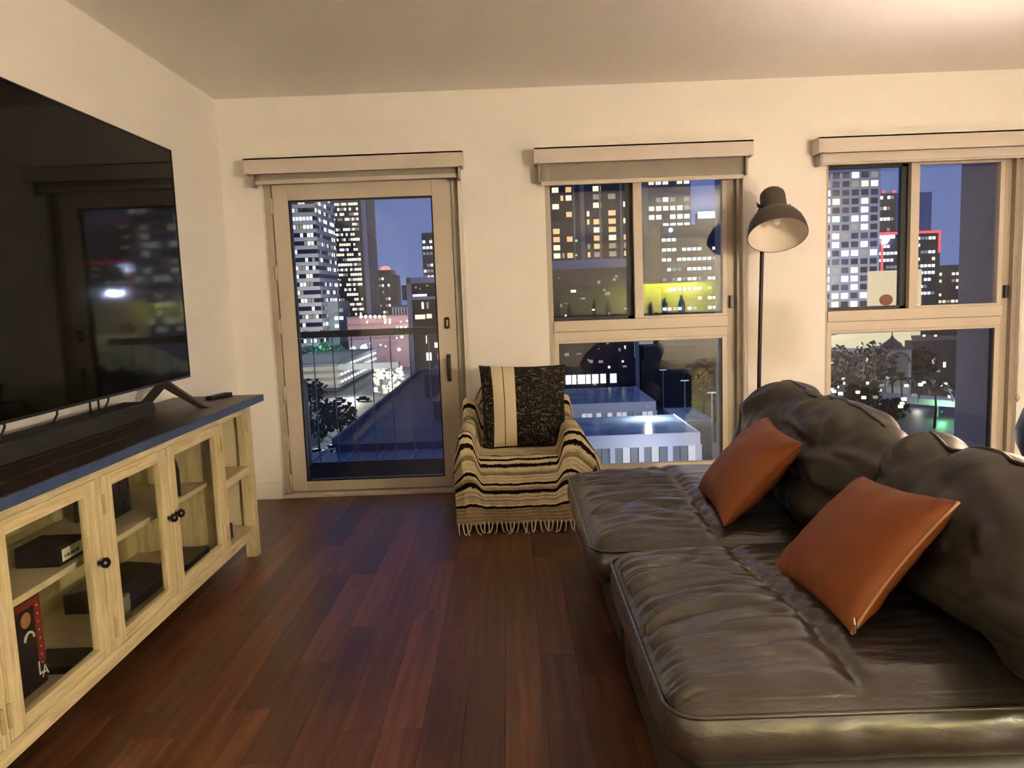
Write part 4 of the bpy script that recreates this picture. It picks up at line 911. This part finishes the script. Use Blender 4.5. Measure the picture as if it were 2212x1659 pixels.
car('white car on the lit road below the garage', atz(735, 868, GZ), PI, carp, E_LAMP); car('dark car with red tail lights on the lit road', atz(785, 866, GZ), 0, card, E_TAIL)
for k, (px, py) in enumerate(((683, 985), (722, 975), (675, 1010))): car(['white car parked under the leafy tree', 'white car parked at the dark roof corner', 'pale car parked nearest the terrace'][k], atz(px, py, GZ), .9, carp)
# ---- window 1
Y = 300; x0_, x1_ = xr(1150, Y), xr(1374, Y); t = bldg('apartment_tower', 'dark apartment tower with columns of orange lit windows', x0_, x1_, Y, Y+25, 62, mat('apartment_dark', (.050, .052, .060), .7))
for px in (1243, 1258, 1298, 1343): obj('pier', box(xr(px, Y), xr(px, Y)+(1.6 if px == 1258 else .7), Y-.6, Y, GZ, 62), mat('pier_grey', (.24, .25, .30), .6), t)
L = []
for px, ww, pr in ((1199, 2.5, .85), (1217, 1.0, .35), (1228, 2.2, .55), (1272, 1.0, .3), (1286, 3.0, .75), (1318, 2.8, .6), (1350, 2.2, .6), (1170, 2.3, .5)):
    z = zr(562, Y)
    while z < 60:
        if rc.random() < pr: L.append(((xr(px, Y), xr(px, Y)+ww, Y-.12, Y+.02, z, z+1.95), rc.choice([E_ORG, E_ORG, E_WARM, E_DIM, E_ORG])))
        z += 3.1
winset(t, L, True)
lampset(t, [(1245, 520, Y-1, .5), (1245, 551, Y-1, .4)], E_GRN, 'green_lamp')
Y = 205; x0_, x1_ = xr(1120, Y), xr(1368, Y); zt = zr(567, Y); t = bldg('low_dark_block', 'low dark block with a pale roof edge in front of the apartment tower', x0_, x1_, Y, Y+40, zt, mat('block_dark', (.028, .032, .045), .7))
obj('roof_edge', box(x0_, x1_, Y-.8, Y, zt-2.3, zt), mat('roof_edge_pale', (.36, .37, .46), .7), t)
L = [((x0_+a, x0_+a+rc.uniform(.3, 1.4), Y-.1, Y+.02, z, z+rc.uniform(.3, .9)), rc.choice([E_DIM, E_DIMC, E_DIM, E_WHITE])) for a, z in ((rc.uniform(4, 28), rc.uniform(zr(840, Y), zr(600, Y))) for k in range(60))]
winset(t, L, name='faint_windows')
L = []
for k, (a, w_) in enumerate(((1222, 12), (1236, 9), (1248, 16), (1266, 10), (1279, 14), (1297, 12), (1318, 14))):
    xx0 = xr(a, Y, 825); L.append(((xx0, xx0+w_*Y/F, Y-.15, Y+.02, zr(835, Y), zr(815, Y)), E_WHITE if k % 2 else E_COOL))
winset(t, L, True)
obj('corner_column', box(xr(1371, Y, 780), xr(1379, Y, 780), Y-1.5, Y-.4, GZ, zr(690, Y)), mat('column_grey', (.30, .31, .38), .7), t)
Y = 345; x0_, x1_ = xr(1403, Y), xr(1494, Y); t = bldg('white_lit_tower', 'grey tower with many white lit windows beside the blue tower', x0_, x1_, Y, Y+25, 75, mat('tower_grey', (.15, .16, .18), .7))
winset(t, grid(x0_+.4, x1_, Y-.05, GZ+10, 74, 3.1, 3.75, 2.3, 1.9, .6, [E_WHITE, E_WHITE, E_WARM, E_DIM], run=.45), True)
Y = 262; x0_, x1_ = xr(1428, Y), xr(1560, Y); zt = zr(500, Y); t = bldg('blue_office_block', 'dark blue office block with a glaring rooftop sign', x0_, x1_, Y, Y+30, zt, glz2)
winset(t, grid(x0_+.5, x1_, Y-.05, GZ+8, zt-1, 1.7, 3.3, 1.3, 1.0, .38, [E_COOL, E_COOL, E_DIMC, E_WHITE], run=.6))
for px, w_ in ((1508, 2.0), (1522, 3.8)): obj('roof_sign', box(xr(px, Y, 480), xr(px, Y, 480)+w_, Y-.5, Y, zr(487, Y), zr(473, Y)), E_BLUE, t)
obj('sign_support', box(xr(1506, Y), xr(1548, Y), Y+.05, Y+2, zt, zr(476, Y)), glz2, t)
lampset(t, [(1449, 497, Y-1, .7)], E_FLOOD, 'roof_lamp')
# park hall and pavilions seen through the lower pane
Y = 215; x0_, x1_ = xr(1382, Y), xr(1575, Y); t = bldg('park_hall', 'low dark hall behind the light posts', x0_, x1_, Y, Y+12, zr(790, Y), mat('hall_dark', (.035, .042, .05), .7))
obj('lit_end', box(x0_, xr(1428, Y), Y+13, Y+15, GZ, zr(733, Y)), emis('hall_lit_end', (.75, .82, .9), .35), t)
obj('green_roof', box(x0_+1, x1_, Y+1, Y+11, zr(790, Y), zr(760, Y)), mat('hall_roof', (.06, .075, .07), .8), t)
wet = mat('wet_roof', (.34, .45, .60), .16, noise_amt=.75, nscale=.35, stretch=(1, .6, 1)); pav = mat('pavilion_frame', (.75, .75, .82), .6)  # bright blue of the roof carries the sky's reflection in its colour
def pavilion(label, pxs, pf, pb, zroof, lit):
    yf, yb = atz(pxs[1], pf, zroof).y, atz(pxs[1], pb, zroof).y; x0_, x1_ = atz(pxs[0], pf, zroof).x-6, atz(pxs[1], pf, zroof).x
    t = thing('glass_pavilion', label, 'building', ((x0_+x1_)/2, (yf+yb)/2, GZ))
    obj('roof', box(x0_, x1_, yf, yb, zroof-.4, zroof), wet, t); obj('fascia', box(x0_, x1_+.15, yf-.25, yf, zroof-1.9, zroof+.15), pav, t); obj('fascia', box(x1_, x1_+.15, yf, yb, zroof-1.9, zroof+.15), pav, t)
    nb = 5; w_ = (x1_-x0_)/nb
    for k in range(nb+1): obj('column', box(x0_+k*w_-.4, x0_+k*w_+.4, yf-.1, yf+.6, GZ, zroof-1.8), pav, t)
    for k in range(nb):
        for j in range(3): obj('glazing', box(x0_+k*w_+.4+j*(w_-.8)/3+.06, x0_+k*w_+.4+(j+1)*(w_-.8)/3-.06, yf+.5, yf+.6, GZ+.3, zroof-1.9), lit[(k*2+j) % len(lit)], t)
    return t
E_PAV = emis('pavilion_glow', (.85, .85, 1), .75); E_PAV2 = emis('pavilion_glow_dim', (.6, .7, .9), .22)
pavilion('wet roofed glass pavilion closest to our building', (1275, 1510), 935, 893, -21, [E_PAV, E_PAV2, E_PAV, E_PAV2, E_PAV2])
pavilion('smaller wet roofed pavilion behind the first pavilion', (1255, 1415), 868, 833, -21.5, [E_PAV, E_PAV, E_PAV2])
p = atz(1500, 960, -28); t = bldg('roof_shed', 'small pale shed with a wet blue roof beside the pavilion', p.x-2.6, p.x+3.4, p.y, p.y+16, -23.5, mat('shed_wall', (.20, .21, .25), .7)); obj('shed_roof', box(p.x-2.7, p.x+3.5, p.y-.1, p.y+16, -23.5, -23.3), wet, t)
def lightpost(label, px, py, zt_, Yq):
    p = at(px, py, Yq); t = thing('light_post', label, 'street light', (p.x, p.y, GZ), group='light posts in the park')
    obj('post', tube([(p.x, p.y, GZ), (p.x, p.y, p.z)], .13, 8), pal, t); obj('lamp_head', box(p.x-.85, p.x+.85, p.y-.25, p.y+.25, p.z-.12, p.z+.1), emis('post_head', (.7, .85, 1), .55), t)
lightpost('light post in front of the park hall, furthest back', 1432, 799, 0, 200); lightpost('light post standing behind the pavilion roof', 1479, 822, 0, 165); lightpost('light post beside the pale shed', 1538, 848, 0, 140)
for k, (px, py, h, r, lb) in enumerate(((1520, 905, 15, 5.5, 'spreading dark tree beside the facade fin'), (1500, 838, 14, 5, 'dark tree behind the park hall roof'), (1545, 912, 15, 5, 'dark tree partly hidden by the facade fin'))): tree(lb, atz(px, py, GZ), h, r, leafm, 340, .6, 20+k)
glow('pavilion_fill_light', atz(1430, 1010, GZ+6), 3500, (.85, .88, 1)); glow('park_hall_fill_light', atz(1400, 880, GZ+11), 4500, (.9, .92, 1))  # fill lights added to brighten the pavilion roofs and fascias
lampset(thing('traffic_signal', 'green traffic signals beyond the park hall', 'lights', (at(1440, 728, 330).x, 330, GZ)), [(1437, 728, 330, .7), (1446, 732, 330, .6)], emis('signal_green', (.05, 1, .75), 2), 'signal_lamp')
# ---- window 2
Y = 345; x1_ = xr(1898, Y); x0_ = x1_-7*4.2-.7; t = bldg('grid_office', 'pale gridded office block with deep square windows', x0_, x1_, Y, Y+25, 66, mat('grid_concrete', (.42, .44, .50), .7))
L = []
for i in range(7):
    z = zr(690, Y)
    while z < 64:
        L.append(((x0_+.7+i*4.2, x0_+.7+i*4.2+3.1, Y-.05, Y+.03, z, z+2.5), rc.choice([E_WHITE, E_WHITE, E_WARM, E_DIM, glz, glz, glz, glz2, mat('grid_glass', (.06, .065, .075), .4)]))); z += 3.75
winset(t, L, True)
Y = 520; x0_, x1_ = xr(1890, Y), xr(1932, Y); t = bldg('slim_dark_tower', 'slim dark tower with two red roof beacons', x0_, x1_, Y, Y+20, zr(418, Y, 1900), mat('slim_tower', (.10, .09, .12), .7))
winset(t, grid(x0_, x1_, Y-.05, 0, zr(440, Y), 2.4, 7, 1.8, 2, .35, [E_WHITE, E_DIM], run=.5)); lampset(t, [(1909, 414, Y-1, 1.0), (1932, 414, Y-1, 1.0)], E_RED, 'roof_beacon')
Y = 640; x0_, x1_ = xr(1928, Y), xr(2008, Y); bldg('unlit_blue_tower', 'unlit blue tower standing behind the red edged tower', x0_, x1_, Y, Y+25, zr(424, Y, 1970)+3, mat('unlit_blue', (.13, .26, .62), .8))
Y = 410; x0_, x1_ = xr(1893, Y), xr(2028, Y); zt = zr(514, Y, 1960)+3; t = bldg('red_edged_tower', 'dark tower outlined with red light strips and a bright blue sign', x0_, x1_, Y, Y+25, zt, glz2)
winset(t, grid(x0_+1, x1_-1, Y-.05, -6, zt-2, 2.0, 3.6, 1.5, 1.5, .42, [E_WHITE, E_COOL, E_DIMC], run=.6))
obj('red_strip', box(x0_, x1_, Y-.4, Y, zt-.9, zt+.3), E_RED, t); obj('red_strip', box(xr(1901, Y), xr(1901, Y)+1.1, Y-.4, Y, GZ+5, zt), E_RED, t); obj('red_strip', box(x1_-1.0, x1_, Y-.4, Y, zr(580, Y), zt), E_RED, t)
obj('bright_sign', box(xr(1896, Y, 520), xr(1931, Y, 520), Y-.9, Y-.4, zt-2.9, zt-1.3), emis('sign_intense_blue', (.45, .55, 1), 14), t)
lampset(t, [(1912, 521, Y-1.5, 1.6)], emis('sign_core', (.7, .8, 1), 25), 'sign_lamp')
Y = 270; t = thing('lit_housefront', 'cream glow put in for a lit billboard with a red and gold fruit', 'housefront', (xr(1930, Y), Y, GZ)); x0_, x1_ = xr(1882, Y), xr(1990, Y)  # lit wall, its light put into the surface as an even glow
obj('board', box(x0_, x1_, Y, Y+3, GZ, zr(584, Y, 1930)), emis('housefront_glow', (.95, .80, .50), .8), t)
bm_ = bmesh.new(); bmesh.ops.create_icosphere(bm_, subdivisions=3, radius=1); bmesh.ops.transform(bm_, matrix=Matrix.Translation(at(1914, 648, Y-.3)) @ Matrix.Diagonal((2.4, .35, 2.0, 1)), verts=bm_.verts); obj('painted_fruit', bm_, mat('fruit_red', (.55, .08, .03), .5, emit=(.8, .2, .05), es=.25), t, smooth=True)
obj('lit_base', box(xr(1895, Y), xr(1985, Y), Y-.5, Y, zr(678, Y, 1930), zr(660, Y, 1930)), emis('housefront_base_glow', (1, .88, .55), 1.5), t)  # brighter glow stands in for light from below
Y = 455; x0_, x1_ = xr(1980, Y), xr(2110, Y); t = bldg('hillside_block', 'dim wide block with scattered lights beside the facade fin', x0_, x1_, Y, Y+30, zr(577, Y, 2030)+1, mat('hillside_grey', (.13, .12, .10), .8))
winset(t, grid(x0_+10, x1_, Y-.05, -20, zr(580, Y, 2030), 2.6, 4, 1.8, 1.5, .5, [E_WHITE, E_DIM, E_WARM]))
# tent, church, palms
Y = 235; t = thing('lit_tent', 'glowing white tent roof behind the church', 'tent', (xr(1880, Y), Y, GZ))
P = [at(1780, 752, Y), at(1780, 742, Y), at(1850, 728, Y), at(1885, 706, Y), at(1930, 690, Y), at(1962, 706, Y), at(1975, 752, Y)]
obj('tent_roof', prism([(q.x, q.z) for q in P], Y, Y+14), emis('tent_glow', (1, .90, .58), .8), t)
Y = 195; pl_ = mat('church_stone', (.34, .35, .36), .8); cxc = xr(1943, Y, 780); t = thing('church_front', 'grey church front with arched niche and pointed cupola', 'church', (cxc, Y, GZ))
k_ = Y/F
obj('facade', box(cxc-28*k_, cxc+26*k_, Y, Y+10, GZ, zr(752, Y, 1943)), pl_, t)
obj('cornice', box(cxc-30*k_, cxc+28*k_, Y-.4, Y, zr(756, Y, 1943), zr(750, Y, 1943)), mat('church_dark', (.10, .10, .10), .8), t)
zc = zr(752, Y, 1943); obj('cupola', lathe([(24*k_, zc), (20*k_, zc+4*k_), (19*k_, zc+8*k_), (12*k_, zc+13*k_), (4*k_, zc+20*k_), (1.2*k_, zc+26*k_), (.9*k_, zc+48*k_)], 14, M=Matrix.Translation((cxc, Y+4, 0))), mat('church_dark', (.10, .10, .10), .8), t)
ar = [(cxc-18*k_, zr(835, Y, 1943)), (cxc+18*k_, zr(835, Y, 1943))]+[(cxc+18*k_*math.cos(a), zr(783, Y, 1943)+18*k_*math.sin(a)) for a in [PI*j/12 for j in range(13)]]
obj('arched_niche', prism(ar, Y-.25, Y+.01), mat('niche_stone', (.19, .185, .16), .8), t)
obj('arch_moulding', tube([(cxc+21*k_*math.cos(a), Y-.3, zr(783, Y, 1943)+21*k_*math.sin(a)) for a in [PI*j/14 for j in range(15)]], .3, 6), mat('church_dark', (.10, .10, .10), .8), t)
Y = 230; t = bldg('dim_mall', 'dim grey block with faint lights beside the church', xr(1975, Y), xr(2110, Y), Y, Y+25, zr(735, Y, 2030), mat('mall_grey', (.085, .085, .08), .8))
winset(t, [((xr(px, Y), xr(px, Y)+.8, Y-.15, Y+.02, zr(py, Y, 2000), zr(py, Y, 2000)+h_), E_WARM) for px, py, h_ in ((2017, 785, 1.5), (2041, 795, 1.6), (1995, 727, .6), (2020, 728, .6))], True)
p0 = atz(1905, 868, GZ+3); t = thing('white_canopy', 'long white canopy roof over the forecourt', 'building', (p0.x+9, p0.y, GZ))
obj('canopy_roof', prism([(p0.x, p0.y), (p0.x+18, p0.y-20), (p0.x+19, p0.y-13), (p0.x+1, p0.y+9)], GZ+3, GZ+4.4, 'xy'), mat('canopy_white', (.55, .52, .52), .7), t)
for dx, dy in ((2, 3), (10, -6), (17, -16)): obj('canopy_post', tube([(p0.x+dx, p0.y+dy, GZ), (p0.x+dx, p0.y+dy, GZ+3.2)], .2, 8), pal, t)
glow('forecourt_fill_light', Vector((p0.x+8, p0.y-22, GZ+9)), 5200, (1, .9, .85)); glow('forecourt_green_light', atz(2035, 890, GZ+2), 1500, (.2, 1, .4))
frond = None
def palm(label, p, h, s_=1.0, seed=0):
    global frond
    if frond is None:
        bm = bmesh.new(); prev = None
        for k in range(7):
            t_ = k/6; x = 3.2*t_; z = 1.5*math.sin(t_*2.3)-1.3*t_*t_; w_ = .42*math.sin(PI*min(1, t_*.9+.1))
            row = [bm.verts.new((x, -w_, z-.15)), bm.verts.new((x, 0, z)), bm.verts.new((x, w_, z-.15))]
            if prev:
                bm.faces.new((prev[0], row[0], row[1], prev[1])); bm.faces.new((prev[1], row[1], row[2], prev[2]))
            prev = row
        frond = bpy.data.meshes.new('frond'); bm.to_mesh(frond); bm.free(); frond.materials.append(mat('palm_green', (.05, .06, .045), .7))
    q = random.Random(seed); t = thing('palm_tree', label, 'palm', (p.x, p.y, GZ), group='palms in front of the church')
    obj('trunk', tube([(p.x, p.y, GZ), (p.x+.3, p.y, GZ+h*.5), (p.x, p.y, GZ+h)], [.3, .22, .2], 8), bark, t)
    for k in range(14):
        o = bpy.data.objects.new('frond', frond); C.objects.link(o); o.parent = t; o.location = (0, 0, h); o.rotation_euler = (q.uniform(-.2, .2), q.uniform(-.7, .55), k*2*PI/14+q.uniform(-.2, .2)); o.scale = (s_,)*3
palm('palm tree by the green lit forecourt', atz(2018, 925, GZ), 8, 1.3, 1); palm('palm tree in front of the church niche', atz(1945, 905, GZ), 9, 1.1, 2); palm('palm tree left of the large dark tree', atz(1832, 900, GZ), 9, 1.1, 3); palm('palm tree between the church and the canopy', atz(1925, 880, GZ), 8, 1.0, 4)
for k, (px, py, h, r, lb) in enumerate(((1885, 885, 17, 6, 'large dark round tree left of the church'), (1862, 905, 9, 4, 'low dark tree under the large round tree'), (1805, 880, 16, 5, 'thin dark tree at the window edge before the tent'), (1990, 850, 13, 4, 'dark tree right of the church'), (1925, 930, 7, 3.5, 'low dark tree in front of the canopy'))): tree(lb, atz(px, py, GZ), h, r, leafm, 420, .6, 40+k)
t = thing('street_light_cluster', 'scattered small street lights around the church', 'lights', (at(1880, 850, 190).x, 190, GZ)); winset(t, [((p.x-.35, p.x+.35, p.y-.3, p.y+.3, p.z-.25, p.z+.3), rc.choice([E_WHITE, E_LAMP, E_DIM, E_WARM])) for p in (atz(rc.uniform(1795, 2065), rc.uniform(770, 880), GZ+rc.uniform(1, 10)) for k in range(46))], name='small_lights')
car('pale car with headlights at the church street', atz(1840, 890, GZ), 2.2, carp, E_LAMP); car('dark car waiting under the low tree', atz(1868, 895, GZ), .4, card, E_LAMP)

# further towers that stand in the gaps between the ones above
for lb_, x0_, x1_, Y, zt, m_ in (('plain dark tower standing in line with the wall between the two windows', 112, 150, 385, 48, mat('tower_slate', (.12, .12, .13), .7)),
                                 ('plain dark tower standing in line with the wall between door and window', -26, 10, 440, 40, glz2),
                                 ('wide dark tower hidden beyond the right hand facade fin', 255, 310, 360, 44, mat('tower_bronze', (.10, .10, .085), .6))):
    t = bldg('background_tower', lb_, x0_, x1_, Y, Y+25, zt, m_)
    winset(t, grid(x0_+1, x1_-1, Y-.05, GZ+6, zt-1, 2.3, 3.7, 1.7, 1.8, .35, [E_WHITE, E_WARM, E_COOL, E_DIM], run=.5))
